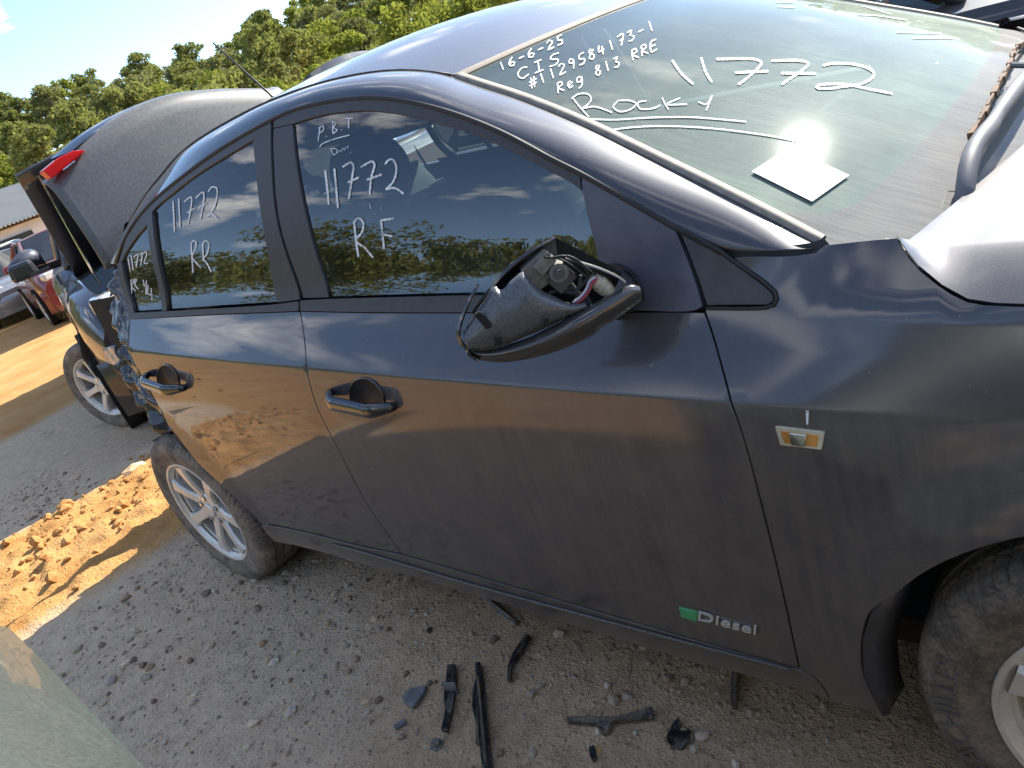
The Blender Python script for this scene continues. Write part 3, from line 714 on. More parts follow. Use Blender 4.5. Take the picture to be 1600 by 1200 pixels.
# roof skin between the two ditches
xs = np.linspace(-.12, 1.572, 40); dit = smooth_rows(by_x(UR, xs), 3)
CROWN = .040
def roof_pt(i, v):
    x, y, z = dit[i]; hw = -y-.004
    cr = CROWN*sstep(1.60, 1.15, x)*(1-abs(v)**2.4)+.006*(1-v*v)
    return (x+.05*(1-v*v)*sstep(.6, 1.57, x), v*hw, z+cr-.002)
loft('roof', [[roof_pt(i, v) for v in np.linspace(-1, 1, 31)] for i in range(40)], PAINT, CAR)
for sgn in (1, -1): MB().tube([(p[0], sgn*(-p[1]-.0), p[2]+.001) for p in dit], .004, 6).build('roof_ditch_strip', RUBBER, CAR, True)
# head lining
loft('head_lining', [[(roof_pt(i, v)[0], roof_pt(i, v)[1]*.98, roof_pt(i, v)[2]-.03) for v in np.linspace(-1, 1, 13)] for i in range(0, 40, 3)], CREAM, CAR)

# windscreen: edge curves on the pillars, bowed forward between them
edge = smooth_rows(by_x(UR, np.linspace(1.585, 2.30, 30)), 2)
edge = np.vstack([edge, edge[-1]+np.array([[.05, -.010, -.026], [.10, -.020, -.052], [.15, -.030, -.078]])])
NE = len(edge)
def ws_pt(t, v, off=0.):
    """t 0 = header .. 1 = scuttle, v -1 = near pillar .. 1 = far pillar"""
    f = t*(NE-1); i = int(min(NE-2, max(0, math.floor(f)))); e = edge[i]+(edge[i+1]-edge[i])*(f-i)
    b = lerp(.055, .105, t); hw = -e[1]-.006
    p = np.array([e[0]+b*(1-v*v), v*hw, e[2]+(.012+.010*t)*(1-v*v)])
    return p+np.array([.46, .12*v, .88])*off
def ws_hit(px, off=0.):
    """photo pixel -> point on the windscreen (Newton on t, v)"""
    d = ray(px); u1 = np.cross(d, [0, 0, 1.]); u2 = np.cross(d, u1); u1 /= np.linalg.norm(u1); u2 /= np.linalg.norm(u2)
    g = lambda q: np.array([np.dot(ws_pt(q[0], q[1], off)-CAM_POS, u1), np.dot(ws_pt(q[0], q[1], off)-CAM_POS, u2)])
    q = np.array([.6, -.4])
    for _ in range(40):
        r = g(q); h = 1e-4; J = np.stack([(g(q+[h, 0])-r)/h, (g(q+[0, h])-r)/h], 1)
        try: s = np.linalg.solve(J, -r)
        except np.linalg.LinAlgError: break
        q = q+np.clip(s, -.2, .2); q = np.clip(q, [-.1, -1.2], [1.1, 1.2])
    return q
# dusty windscreen: wiped fan shows as cleaner glass
def windscreen_mat():
    mt, n, out = new_mat('dusty_windscreen'); k = N(n); v = k.coord(); x, y, z = k.sep(v)
    tr = k.node('ShaderNodeBsdfTransparent'); tr.inputs[0].default_value = (.52, .70, .62, 1)
    gl = k.node('ShaderNodeBsdfGlossy'); gl.inputs['Roughness'].default_value = .035
    fr = k.node('ShaderNodeFresnel'); fr.inputs[0].default_value = 1.48
    s = k.mixs(fr.outputs[0], tr.outputs[0], gl.outputs[0])
    gl2 = k.node('ShaderNodeBsdfGlossy'); gl2.inputs['Roughness'].default_value = .16; s = k.mixs(.003, s, gl2.outputs[0])
    # wiped fan: circle about the driver's wiper pivot
    c = WIPE_C; dx = k.math('SUBTRACT', x, c[0]); dy = k.math('SUBTRACT', y, c[1]); dz = k.math('SUBTRACT', z, c[2])
    at = k.node('ShaderNodeAttribute', attribute_name='wiped'); wip = at.outputs['Fac']
    run = k.noise(k.mapping(v, (3, 60, 3)), 3.0, 5, .7, .3); fine = k.noise(v, 600, 2, .7); big = k.noise(v, 4, 4, .6)
    tex = k.math('ADD', k.math('MULTIPLY', k.maprange(run, .35, .65), .5), k.math('MULTIPLY', k.maprange(fine, .3, .7), .5))
    unw = k.math('ADD', .45, k.math('MULTIPLY', tex, .40))
    wpd = k.math('ADD', .30, k.math('MULTIPLY', k.math('MULTIPLY', k.maprange(big, .3, .7), tex), .34))
    wpd = k.math('MULTIPLY', wpd, k.maprange(z, 1.37, 1.08, .45, 1.25)); df = k.mix(wip, unw, wpd)  # dust film, heavier low down to carry the glare there too
    d1 = k.bsdf(Base_Color=k.mix(wip, (.22, .215, .20), (.27, .345, .285)), Roughness=.85)
    k.link(k.mixs(df, s, d1.outputs[0]), out.inputs[0]); return mt
# boundary of the wiped area, traced on the glass
WIPE_C = np.array([2.3, .1, 1.0])
WIPE_PX = [(1215, 330), (1290, 335), (1340, 318), (1380, 285), (1425, 240), (1480, 175), (1530, 110), (1552, 70), (1561, 46)]
wq = [ws_hit(p) for p in WIPE_PX]
def wiped(t, v):
    """1 inside the fan"""
    vs = [q[1] for q in wq]; ts = [q[0] for q in wq]
    lim = np.interp(v, vs, ts) if v > vs[0] else ts[0]
    return 1.-sstep(lim-.006, lim+.006, t)
TT = np.linspace(0, 1, 120); VV = np.linspace(-1, 1, 150)
VV = VV[::-1]
windscreen = loft('windscreen', [[ws_pt(t, v) for v in VV] for t in TT], windscreen_mat(), CAR)
att = windscreen.data.attributes.new('wiped', 'FLOAT', 'POINT')
att.data.foreach_set('value', np.array([wiped(t, v) for t in TT for v in VV], dtype=np.float32))
# mouldings
for sgn in (1, -1):
    rows = []
    for e in edge[:-3]:
        p = np.array([e[0], e[1], e[2]]); rows.append([p+np.array([0, -.005, -.004]), p+np.array([.002, -.004, .006]), p+np.array([.003, .016, .006]), p+np.array([.003, .020, -.002])])
    loft('windscreen_moulding', [[(q[0], q[1]*sgn, q[2]) for q in r] for r in rows], TAN, CAR)
hd = [ws_pt(0, v) for v in np.linspace(-1, 1, 30)]
loft('header_moulding', [[p+np.array([-.022, 0, .002]), p+np.array([-.016, 0, .007]), p+np.array([.004, 0, .006]), p+np.array([.008, 0, -.002])] for p in hd], TAN, CAR)

# ---- bonnet (near edge follows the gap, rear edge the scuttle)
hgp = [bps(p) for p in spline(HOOD_GAP, 10)]; hgx = [p[0] for p in hgp]; hgz = [p[2] for p in hgp]
HREAR = [(1407, 366), (1450, 352), (1492, 340), (1525, 317), (1550, 297), (1600, 257)]
def bonnet_y(x, t):
    return None
rows = []
z0 = float(np.mean(hgz[-3:]))
for x in np.linspace(2.405, 3.32, 34):
    zg = float(np.interp(x, hgx, hgz)) if x < hgx[-1] else hgz[-1]-.10*(x-hgx[-1])-.10*(x-hgx[-1])**2
    zg = min(zg, 1.036); yg = side_y(x, zg)-.0
    zr = 1.000-.03*(x-2.4)-.075*max(0, x-2.6)**2-.20*max(0, x-3.0)**2    # ridge height
    yr = -.735+.02*(x-2.4)
    row = [(x, yg+.012, zg-.012), (x, yg+.002, zg+.001)]
    if zg < zr-.006:
        g = np.array([yg+.002, zg+.001]); r_ = np.array([yr, zr]); c = np.array([lerp(g[0], r_[0], .72), lerp(g[1], r_[1], .88)])
        for t in np.linspace(.12, 1, 8): q = (1-t)**2*g+2*t*(1-t)*c+t*t*r_; row.append((x, q[0], q[1]))
    else:
        g = np.array([yg+.002, zg+.001]); r_ = np.array([yr+.02, zr+.004])
        for t in np.linspace(.12, 1, 8): q = lerp(g, r_, t); row.append((x, q[0], q[1]))
    yl, zl = row[-1][1], row[-1][2]
    for t in np.linspace(.05, 1, 16):
        y = yl*(1-t); row.append((x, y, zl+(.000+.045*sstep(2.5, 2.9, x))*(1-(1-t)**2)))
    row = row+[(p[0], -p[1], p[2]) for p in row[::-1][1:]]
    rows.append(row)
# rear edge of the bonnet bows forward of the glass
nr = len(rows[0])
for i, r in enumerate(rows):
    k = max(0., 1-i/14.)
    rows[i] = [(p[0]+k*.14*(1-min(1., abs(p[1])/.72)**1.3), p[1], p[2]) for p in r]
loft('bonnet', rows, PAINT, CAR, auto=.9)
# scuttle panel under the glass
sc = []
for v in np.linspace(-1, 1, 24):
    y = v*.70; xr = 2.405+.055*(1-v*v)
    sc.append([(xr-.16, y, 1.00), (xr-.07, y, .985), (xr+.03, y, .985), (xr+.10, y, .99)])
loft('scuttle_panel', sc, TAN, CAR)
# front end beyond the picture: bumper and headlamps
rows = []
for y in np.linspace(-.84, .84, 25):
    k = 1-(abs(y)/.84)**3; x = 3.08+.33*k
    rows.append([(x-.06, y, .80), (x, y, .72), (x+.03, y, .55), (x+.02, y, .38), (x-.05, y, .24)])
loft('front_bumper', rows, PAINT, CAR)
for sgn in (1, -1):
    rows = []
    for t in np.linspace(0, 1, 8):
        x = lerp(3.02, 3.36, t); y = sgn*lerp(-.82, -.45, t); rows.append([(x-.05, y*.98, .90-.03*t), (x+.01, y, .86-.02*t), (x+.03, y, .76)])
    loft('headlamp', rows, GLASS, CAR)
# ---- wheels (tyre, rim, hub as sub-parts)
def tyre_mat():
    mt, n, out = new_mat('tyre_rubber'); k = N(n); v = k.coord(); x, y, z = k.sep(v)
    nz = k.noise(v, 14, 5, .65); fine = k.noise(v, 160, 3, .6)
    ang = k.math('ARCTAN2', z, x); r = k.math('SQRT', k.math('ADD', k.math('MULTIPLY', x, x), k.math('MULTIPLY', z, z)))
    c = k.mix(k.maprange(k.math('ADD', k.math('MULTIPLY', nz, .7), k.math('MULTIPLY', fine, .3)), .4, .66), (.075, .068, .062), (.30, .245, .19))
    b = k.bsdf(Base_Color=c, Roughness=.75)
    k.link(k.bump(fine, .2, .002), b.inputs['Normal']); k.link(b.outputs[0], out.inputs[0]); return mt
TYRE = tyre_mat()
RT = .322
def tyre_mesh(name):
    """tread blocks cut by grooves; outer face looks to -y, centre plane y = 0"""
    prof = [(.205, -.085), (.214, -.094), (.222, -.099), (.236, -.101), (.240, -.1035), (.262, -.108), (.264, -.109), (.285, -.107), (.300, -.101), (.308, -.096), (.3135, -.088), (.3175, -.080), (.3195, -.066)]
    for g in (-.052, -.020, .020, .052):
        prof += [(.321, g-.006), (.3125, g-.0045), (.3125, g+.0045), (.321, g+.006)]
    prof += [(.3195, .066), (.3175, .080), (.3135, .088), (.300, .101), (.264, .109), (.222, .099), (.205, .085)]
    NS = 84*5; v = []; k = len(prof)
    for j in range(NS):
        a = 2*math.pi*j/NS; ph = j % 5
        for i, (r, h) in enumerate(prof):
            rr = r
            aa = a+(.05*(abs(h)/.1)**1 if r > .300 else 0)
            if r > .3005 and ph == 0 and (abs(h) > .056 or .026 < abs(h) < .05): rr = r-.0045
            v.append((rr*math.cos(aa), h, rr*math.sin(aa)))
    f = [(j*k+i, j*k+i+1, ((j+1) % NS)*k+i+1, ((j+1) % NS)*k+i) for j in range(NS) for i in range(k-1)]
    o = mesh_obj(name, v, f, TYRE); me = o.data; bpy.data.objects.remove(o)
    for p in me.polygons: p.use_smooth = abs(sum(me.vertices[i].co.y for i in p.vertices)/4) > .1
    return me
def text_mesh(body, size=1.0):
    cu = bpy.data.curves.new('lettering', 'FONT'); cu.body = body; cu.size = size; cu.resolution_u = 3
    o = bpy.data.objects.new('lettering', cu); COL.objects.link(o)
    dg = bpy.context.evaluated_depsgraph_get(); me = bpy.data.meshes.new_from_object(o.evaluated_get(dg))
    V = np.array([v.co[:] for v in me.vertices]); F = [tuple(p.vertices) for p in me.polygons]
    bpy.data.objects.remove(o); bpy.data.curves.remove(cu); bpy.data.meshes.remove(me); return V, F
def rim_meshes():
    mb = MB()
    mb.lathe([(.205, .085), (.198, .06), (.185, -.02), (.190, -.07), (.203, -.078), (.214, -.086), (.2185, -.096), (.2165, -.100), (.209, -.098), (.204, -.088), (.196, -.082)], 64)
    barrel = mb
    sp = MB()
    for i in range(7):
        a = 2*math.pi*i/7+.25; ca, sa = math.cos(a), math.sin(a)
        P = lambda r, t, h: (r*ca-t*sa, h, r*sa+t*ca)
        secs = [(.035, .030, -.070), (.075, .023, -.074), (.12, .020, -.083), (.165, .022, -.088), (.197, .033, -.088)]
        v = []
        for r, wd, h in secs: v += [P(r, -wd, h+.004), P(r, -wd*.75, h-.005), P(r, wd*.75, h-.005), P(r, wd, h+.004), P(r, wd*.8, h+.045), P(r, -wd*.8, h+.045)]
        f = [(i*6+j, i*6+(j+1) % 6, (i+1)*6+(j+1) % 6, (i+1)*6+j) for i in range(4) for j in range(6)]+[(0, 1, 2, 3, 4, 5), (29, 28, 27, 26, 25, 24)]
        sp.add(v, f)
    sp.lathe([(.0, -.078), (.066, -.078), (.072, -.072), (.074, -.02)], 40)
    cap = MB().lathe([(.0, -.086), (.026, -.086), (.031, -.082), (.032, -.07)], 32)
    nuts = []
    for i in range(5):
        a = 2*math.pi*i/5+.6; c = (.054*math.cos(a), 0, .054*math.sin(a))
        nuts.append(MB().lathe([(.0135, -.0795), (.0135, -.076), (.0, -.076)], 16, 'y', c))
    lug = []
    for i in range(5):
        a = 2*math.pi*i/5+.6; c = (.054*math.cos(a), 0, .054*math.sin(a)); lug.append(MB().lathe([(.0, -.083), (.008, -.083), (.0095, -.079)], 6, 'y', c))
    back = MB().lathe([(.0, -.01), (.16, -.01), (.165, .0)], 40)
    return barrel, sp, cap, nuts, lug, back
_ty = tyre_mesh('tyre')
def wheel(x, y, steer=0., flip=False, spin=0., letters=None, parent=None, z=RT, scale=1., rimmat=None):
    w_ = bpy.data.objects.new('wheel', None); w_.location = (x, y, z); w_.rotation_euler = (0, spin, steer+(math.pi if flip else 0)); w_.scale = (scale,)*3; w_.empty_display_size = .1; link(w_, parent)
    link(bpy.data.objects.new('tyre', _ty), w_)
    for nm, me in RIMS: 
        o = link(bpy.data.objects.new(nm, me), w_)
        if rimmat and nm in ('rim', 'spokes', 'centre_cap'): o.material_slots[0].link = 'OBJECT'; o.material_slots[0].material = rimmat
    if letters:
        V, F = text_mesh(letters[0], letters[1]); r0 = letters[2]; a0 = letters[3]
        P = []
        for vx, vy, _ in V:
            a = a0-vx/r0; rr = r0+vy-.012
            P.append((rr*math.cos(a), -.1102, rr*math.sin(a)))
        o = mesh_obj('sidewall_lettering', P, F, simple_mat('raised_rubber', (.12, .11, .10), .7), w_)
        md = o.modifiers.new('t', 'SOLIDIFY'); md.thickness = .002; md.offset = 0
    return w_
RIMS = []
_b, _s, _c, _n, _l, _bk = rim_meshes()
for nm, mbb, mt, au in (('rim', _b, SILVER, .6), ('spokes', _s, SILVER, .5), ('centre_cap', _c, SILVER, .6), *[('wheel_bolt_hole', q, BLACKHOLE, .6) for q in _n], *[('wheel_bolt', q, CHROME, .4) for q in _l], ('brake_disc', _bk, simple_mat('brake_iron', (.05, .045, .04), .6), .6)):
    o = mbb.build(nm, mt, None, auto=au); RIMS.append((nm, o.data)); bpy.data.objects.remove(o)
wheel(0, -.772, spin=.35, parent=CAR, z=.321)
wheel(2.683, -.772, spin=.1, letters=('ACHILLES', .052, .272, rad(212)), parent=CAR, z=.321)
wheel(0, .772, flip=True, parent=CAR, z=.321); wheel(2.683, .772, flip=True, parent=CAR, z=.321)

# ---- door handles
GLOSSBLK = simple_mat('handle_paint', (.02, .021, .026), .12, .0, namp=.1, coat=1.)
HBOWL = simple_mat('recess_shade', (.006, .006, .008), .6, namp=.1)  # near-black: the cup's shade is put into a flat disc
BRIGHT = simple_mat('bright_handle_edge', (.55, .50, .45), .2, .6)
def handle(px0, px1, rec, parent, hh):
    cx, cy, rx, ry = rec
    ell = [(cx+rx*math.cos(a)+.10*ry*math.sin(a), cy+ry*math.sin(a)+.12*rx*math.cos(a)) for a in np.linspace(0, 2*math.pi, 25)[:-1]]
    poly = [np.array([bps(p)[0], bps(p)[2]]) for p in ell]
    c0 = sum(poly)/len(poly); RR = max(np.linalg.norm(p-c0) for p in poly)
    def bowl_n(x, z):
        n_ = side_n(x, z); d = np.array([x-c0[0], 0, z-c0[1]])/RR; n_ = n_-d*1.1; return n_/np.linalg.norm(n_)
    surf_panel('handle_recess', poly, HBOWL, parent, .0012, edge=0, grid=.008, nrm=bowl_n)
    rim = [bps(p, .002) for p in ell+ell[:1]]
    MB().tube(rim, .0022, 6, False).build('recess_rim', GLOSSBLK, parent, True)
    a, b = np.array(px0, float), np.array(px1, float); rows = []
    for t in np.linspace(0, 1, 22):
        q = a+(b-a)*t; lift = .008+.034*min(1, math.sin(math.pi*min(1, max(0, t)))*1.6); hgt = hh*(.35+.65*min(1, math.sin(math.pi*(.08+.86*t))*1.7))
        if t > .88: hgt *= 1.02
        c = bps(q); n_ = side_n(c[0], c[2]); up = np.array([.07, n_[2]*0, 1.]); up -= n_*np.dot(up, n_); up /= np.linalg.norm(up)
        c = c+n_*lift; row = []
        for ang in np.linspace(0, 2*math.pi, 17)[:-1]:
            ca, sa = math.cos(ang), math.sin(ang)
            row.append(c+up*hgt*np.sign(ca)*abs(ca)**.75+n_*.012*np.sign(sa)*abs(sa)**.75)
        rows.append(row)
    loft('door_handle', rows, GLOSSBLK, parent, closed_v=True, capends=True)
    e = [bps(a+(b-a)*t)+side_n(*(bps(a+(b-a)*t)[[0, 2]]))*.0 for t in (.9, 1.)]
    q = bps(a+(b-a)*.985); n_ = side_n(q[0], q[2])
handle((518, 613), (620, 633), (573, 622, 27, 31), front_door, .0165)
handle((232, 585), (292, 604), (262, 594, 17, 24), rear_door, .0165)

# ---- side repeater on the fender
ORANGE = simple_mat('amber_lens', (.55, .24, .05), .2, coat=1.); CLEARL = simple_mat('yellowed_clear_lens', (.55, .50, .36), .18, coat=1., namp=.15)
q4 = [(1213, 665), (1288, 674), (1284, 700), (1221, 693)]
def quad_panel(name, px, mat, parent, off, edge, inset=0.):
    poly = outline([[tuple(px[i]), tuple(px[(i+1) % len(px)])] for i in range(len(px))], 6)
    poly = [np.array([bps(p)[0], bps(p)[2]]) for p in poly]
    return surf_panel(name, poly, mat, parent, off, edge=edge, grid=.02, inset=inset)
quad_panel('indicator_lens', q4, CLEARL, fender, .004, .006)
quad_panel('indicator_reflector', [(1222, 671), (1280, 678), (1277, 695), (1228, 689)], ORANGE, fender, .0055, .003)
quad_panel('indicator_bulb', [(1236, 673), (1261, 676), (1259, 693), (1240, 690)], CHROME, fender, .0085, .004)
quad_panel('chipped_mark', [(1259, 641), (1264, 641), (1263, 663), (1260, 663)], CHALK, fender, .0006, 0)
# ---- badge
V, F = text_mesh('Diesel', 1.0)
V[:, 0] -= V[:, 0].min(); sx = V[:, 0].max()
def badge_pt(u, v, off): return bps((1091+90*u+1.0*v, 968+23*u-13.5*v), off)
bv = [badge_pt(x/sx, y/.72, .004) for x, y, _ in V]
o = mesh_obj('badge_lettering', bv, F, simple_mat('badge_silver', (.62, .60, .56), .35, .2, namp=.1), front_door); md = o.modifiers.new('t', 'SOLIDIFY'); md.thickness = .004; md.offset = 0
quad_panel('badge_plate', [(1062, 948), (1092, 955), (1180, 979), (1182, 992), (1092, 970), (1064, 961)], simple_mat('badge_backing', (.14, .14, .13), .4, .4), front_door, .0015, .002)
quad_panel('badge_flag', [(1062, 948), (1091, 955), (1089, 969), (1066, 962)], simple_mat('badge_green', (.07, .38, .16), .35), front_door, .004, .003)

# ---- handwriting in white marker
def strokes(name, lines, wd, parent, hit):
    """lines: list of photo-pixel polylines; wd: stroke width in pixels"""
    V, F = [], []
    for ln in lines:
        w_ = wd
        if isinstance(ln, tuple) and isinstance(ln[0], (int, float)) and isinstance(ln[1], list): w_, ln = ln
        q = spline(ln, 3.0) if len(ln) > 1 else [np.array(ln[0], float)-[.8, 0], np.array(ln[0], float)+[.8, 0]]
        n = len(q); b = len(V)
        for i, p in enumerate(q):
            t = q[min(i+1, n-1)]-q[max(i-1, 0)]; t = t/max(1e-9, np.linalg.norm(t)); nn = np.array([-t[1], t[0]])
            ww = w_*(.40+.10*math.sin(i*.9+len(V)))*(.8 if i in (0, n-1) else 1)
            V += [hit(p-nn*ww), hit(p+nn*ww)]
        F += [(b+2*i, b+2*i+1, b+2*i+3, b+2*i+2) for i in range(n-1)]
    return mesh_obj(name, V, F, CHALK, parent)
hs = lambda p: bps(p, -.0045)
def hw(p, off=.0018):
    q = ws_hit(p); return ws_pt(q[0], q[1], off)
def Z(ox, oy, s, *ls): return [[(ox+x/s, oy+y/s) for x, y in l] for l in ls]
strokes('marker_writing', Z(380, 120, 5, [(585, 505), (592, 450), (600, 395)], [(588, 402), (625, 385), (630, 412), (596, 442)], [(650, 465)], [(700, 345), (700, 445)], [(695, 350), (726, 360), (705, 398), (736, 415), (700, 446)], [(768, 415)], [(800, 326), (858, 326)], [(828, 325), (822, 405)],
        [(597, 550), (612, 528), (700, 490), (830, 455)]), 2.2, win_front, hs)
strokes('marker_writing', Z(380, 120, 5, [(682, 566), (706, 610)], [(680, 560), (730, 565), (735, 590), (706, 613)], [(740, 592), (755, 572), (765, 586), (778, 556), (790, 576), (800, 551), (814, 562), (820, 536)], [(840, 590)]), 1.4, win_front, hs)
strokes('marker_number', Z(380, 120, 5, [(640, 730), (655, 860), (670, 1000)], [(712, 715), (726, 870), (740, 1025)], [(775, 705), (845, 668), (861, 692), (850, 790), (825, 955)], [(815, 826), (905, 785)], [(918, 705), (1012, 660), (1026, 682), (1000, 790), (988, 925)], [(965, 805), (1085, 762)],
        [(1108, 685), (1135, 650), (1165, 645), (1190, 680), (1195, 750), (1165, 830), (1115, 880), (1160, 868), (1200, 875), (1255, 915)])+[(1.2, q) for q in Z(380, 120, 5, [(985, 990), (997, 1030)], [(1030, 1072)], [(1075, 1020), (1080, 1035)])], 4.0, win_front, hs)
strokes('marker_writing', Z(150, 150, 3.2, [(1290, 630), (1300, 720), (1312, 805)], [(1285, 640), (1310, 610), (1335, 630), (1330, 680), (1300, 722), (1345, 760), (1385, 808)], [(1425, 620), (1440, 765)], [(1425, 622), (1490, 612)], [(1435, 692), (1482, 702)]), 4.0, win_front, hs)
strokes('marker_number', Z(150, 150, 3.2, [(385, 525), (393, 680)], [(413, 510), (420, 655)], [(440, 530), (475, 505), (478, 530), (460, 640)], [(455, 585), (495, 560)], [(498, 510), (535, 480), (540, 500), (522, 618)], [(510, 560), (555, 535)], [(560, 480), (580, 455), (603, 460), (605, 500), (585, 570), (555, 605), (580, 590), (612, 618)]), 2.8, win_rear, hs)
strokes('marker_writing', Z(150, 150, 3.2, [(475, 740), (485, 885)], [(473, 742), (487, 722), (500, 730), (495, 770), (480, 802), (525, 860)]), 2.8, win_rear, hs)
strokes('marker_writing', Z(150, 150, 3.2, [(533, 742), (538, 825)], [(530, 745), (548, 722), (563, 735), (555, 790), (535, 815), (550, 830), (577, 880)]), 2.8, win_rear, hs)
strokes('marker_number', Z(0, 350, 4, [(800, 212), (815, 300)], [(820, 196), (832, 288)], [(835, 207), (860, 190), (850, 272)], [(843, 240), (862, 232)], [(870, 196), (888, 180), (880, 256)], [(873, 228), (893, 218)], [(895, 188), (912, 170), (916, 196), (900, 245), (926, 246)]), 2.0, win_quart, hs)
strokes('marker_writing', Z(120, 400, 10, [(845, 370), (860, 580)], [(840, 380), (885, 365), (880, 420), (850, 460), (915, 550)], [(905, 350), (905, 440)], [(900, 360), (940, 370), (905, 440), (965, 520)], [(1035, 370), (1055, 480)], [(1085, 380), (1080, 610)], [(1115, 450), (1110, 590), (1185, 610)], [(1160, 500), (1175, 690)]), 2.0, win_quart, hs)
# windscreen: stroke font for the small lines, traced strokes for the large ones
FONT = {'0': [[(.5, 1), (.1, .7), (.1, .2), (.5, 0), (.9, .3), (.9, .8), (.5, 1)]], '1': [[(.4, 1), (.55, 0)]], '2': [[(.1, .8), (.5, 1), (.85, .75), (.4, .3), (.1, 0), (.9, .05)]], '3': [[(.1, .9), (.7, .95), (.4, .55), (.85, .3), (.5, 0), (.1, .1)]],
        '4': [[(.3, 1), (.15, .4), (.85, .45)], [(.65, .8), (.6, 0)]], '5': [[(.9, 1), (.3, .95), (.25, .55), (.8, .45), (.7, .05), (.1, .05)]], '6': [[(.7, 1), (.2, .6), (.15, .15), (.6, 0), (.85, .3), (.5, .5), (.2, .3)]], '7': [[(.1, .95), (.85, 1), (.4, 0)], [(.3, .5), (.8, .5)]],
        '8': [[(.8, .85), (.4, 1), (.25, .75), (.8, .3), (.5, 0), (.15, .25), (.8, .85)]], '9': [[(.8, .8), (.4, 1), (.2, .7), (.6, .5), (.8, .85), (.6, 0)]], '-': [[(.15, .5), (.85, .5)]], '#': [[(.3, 0), (.45, 1)], [(.65, 0), (.8, 1)], [(.05, .33), (1.0, .38)], [(.1, .66), (1.05, .70)]],
        'C': [[(.9, .85), (.5, 1), (.1, .5), (.4, 0), (.95, .15)]], 'I': [[(.2, 1), (.8, 1)], [(.5, 1), (.5, 0)], [(.15, 0), (.85, 0)]], 'S': [[(.9, .95), (.4, 1), (.2, .7), (.8, .35), (.6, 0), (.05, .05)]], 'R': [[(.15, 1), (.1, 0)], [(.1, .95), (.7, .95), (.75, .65), (.2, .5), (.9, 0)]],
        'e': [[(.1, .3), (.8, .4), (.5, .65), (.15, .35), (.4, 0), (.85, .15)]], 'g': [[(.8, .6), (.3, .65), (.15, .25), (.6, .15), (.8, .6), (.75, -.2), (.3, -.4)]], 'E': [[(.9, 1), (.2, .95), (.1, 0), (.85, .05)], [(.15, .5), (.75, .52)]], ' ': []}
def write(name, s, o, end, up, wd, parent):
    o, end, up = np.array(o, float), np.array(end, float), np.array(up, float); dx = (end-o)/len(s); L = []
    for i, ch in enumerate(s):
        for l in FONT[ch]:
            L.append([tuple(o+dx*(i+.08+x*.8)+up*y) for x, y in l])
    return strokes(name, L, wd, parent, hw)
write('marker_writing', '16-6-25', (779, 114), (884, 67), (-3, -13), 2.6, windscreen)
write('marker_writing', 'CIS', (806, 128), (880, 97), (-2, -16), 2.4, windscreen)
write('marker_writing', '#1129584173-1', (826, 142), (1026, 46), (-3, -16), 2.6, windscreen)
write('marker_writing', 'Reg 813 RRE', (870, 148), (1030, 77), (-2, -16), 2.6, windscreen)
strokes('marker_writing', Z(700, 0, 3.2, [(620, 490), (660, 540), (705, 590)], [(618, 497), (650, 475), (700, 475), (716, 500), (692, 533), (668, 548), (730, 537), (820, 566)], [(850, 508), (826, 538), (858, 562), (918, 548), (940, 522), (912, 508), (852, 507)], [(992, 508), (950, 518), (955, 545), (1028, 546), (1060, 530)], [(1070, 492), (1085, 525), (1102, 552)], [(1160, 494), (1095, 525), (1195, 526)], [(1252, 514), (1290, 526), (1320, 482)], [(1320, 482), (1290, 556)]), 2.4, windscreen, hw)
strokes('marker_underline', Z(700, 0, 3.2, [(675, 598), (830, 603), (1000, 593), (1200, 590), (1350, 600), (1490, 613)], [(795, 658), (900, 643), (1050, 635), (1300, 645), (1600, 682), (1762, 712)]), 2.6, windscreen, hw)
strokes('marker_number', Z(700, 0, 3.2, [(1120, 305), (1165, 370), (1225, 425)], [(1265, 292), (1288, 365), (1318, 415)], [(1340, 300), (1540, 302), (1566, 318), (1500, 390), (1450, 428)], [(1435, 368), (1600, 360)])+Z(1200, 0, 4, [(20, 385), (200, 385), (250, 402), (200, 455), (130, 500), (85, 535)], [(80, 463), (298, 465)],
        [(340, 415), (400, 402), (520, 405), (620, 430), (662, 465), (640, 500), (560, 535), (480, 545), (380, 558), (300, 552), (310, 540), (400, 530), (500, 535), (620, 560), (775, 590)]), 4.6, windscreen, hw)
strokes('marker_writing', Z(1200, 0, 4, [(560, 95), (660, 100), (870, 130)], [(800, 205), (950, 210), (1085, 212)], [(900, 243), (1150, 243)], [(590, 40), (690, 70), (770, 92)], [(50, 15), (160, 20)], [(60, 45), (165, 50)]), 1.6, windscreen, hw)

# ---- wipers
WIP = simple_mat('dusty_wiper_arm', (.11, .115, .125), .6, nscale=30, namp=.2); RUST = simple_mat('rusty_blade', (.13, .075, .04), .8, nscale=90, namp=.6, bump=.3)
arm = [hw(p, o) for p, o in (((1505, 338), .0), ((1499, 318), .02), ((1497, 298), .035), ((1506, 270), .042), ((1524, 247), .045), ((1546, 213), .045), ((1571, 177), .042), ((1598, 141), .038), ((1640, 90), .035))]
MB().tube([tuple(p) for p in spline(arm, .02)], [float(np.interp(i, [0, 6, 8, 14, 40], [.013, .014, .011, .0135, .006])) for i in range(len(spline(arm, .02)))], 12).build('wiper_arm', WIP, CAR, True)
bl = [hw(p, .018) for p in ((1509, 230), (1530, 195), (1550, 155), (1570, 118), (1590, 84), (1625, 35))]
mb = MB()
bp_ = [Vector(p) for p in spline(bl, .03)]
for i in range(len(bp_)-1):
    d = bp_[i+1]-bp_[i]; q = d.to_track_quat('X', 'Z').to_matrix(); mb.box(tuple((bp_[i]+bp_[i+1])/2), (d.length*1.02, .005 if i % 3 else .010, .009 if i % 2 else .012), q)
blade = mb.build('wiper_blade', RUST, CAR, bevel=.0015)
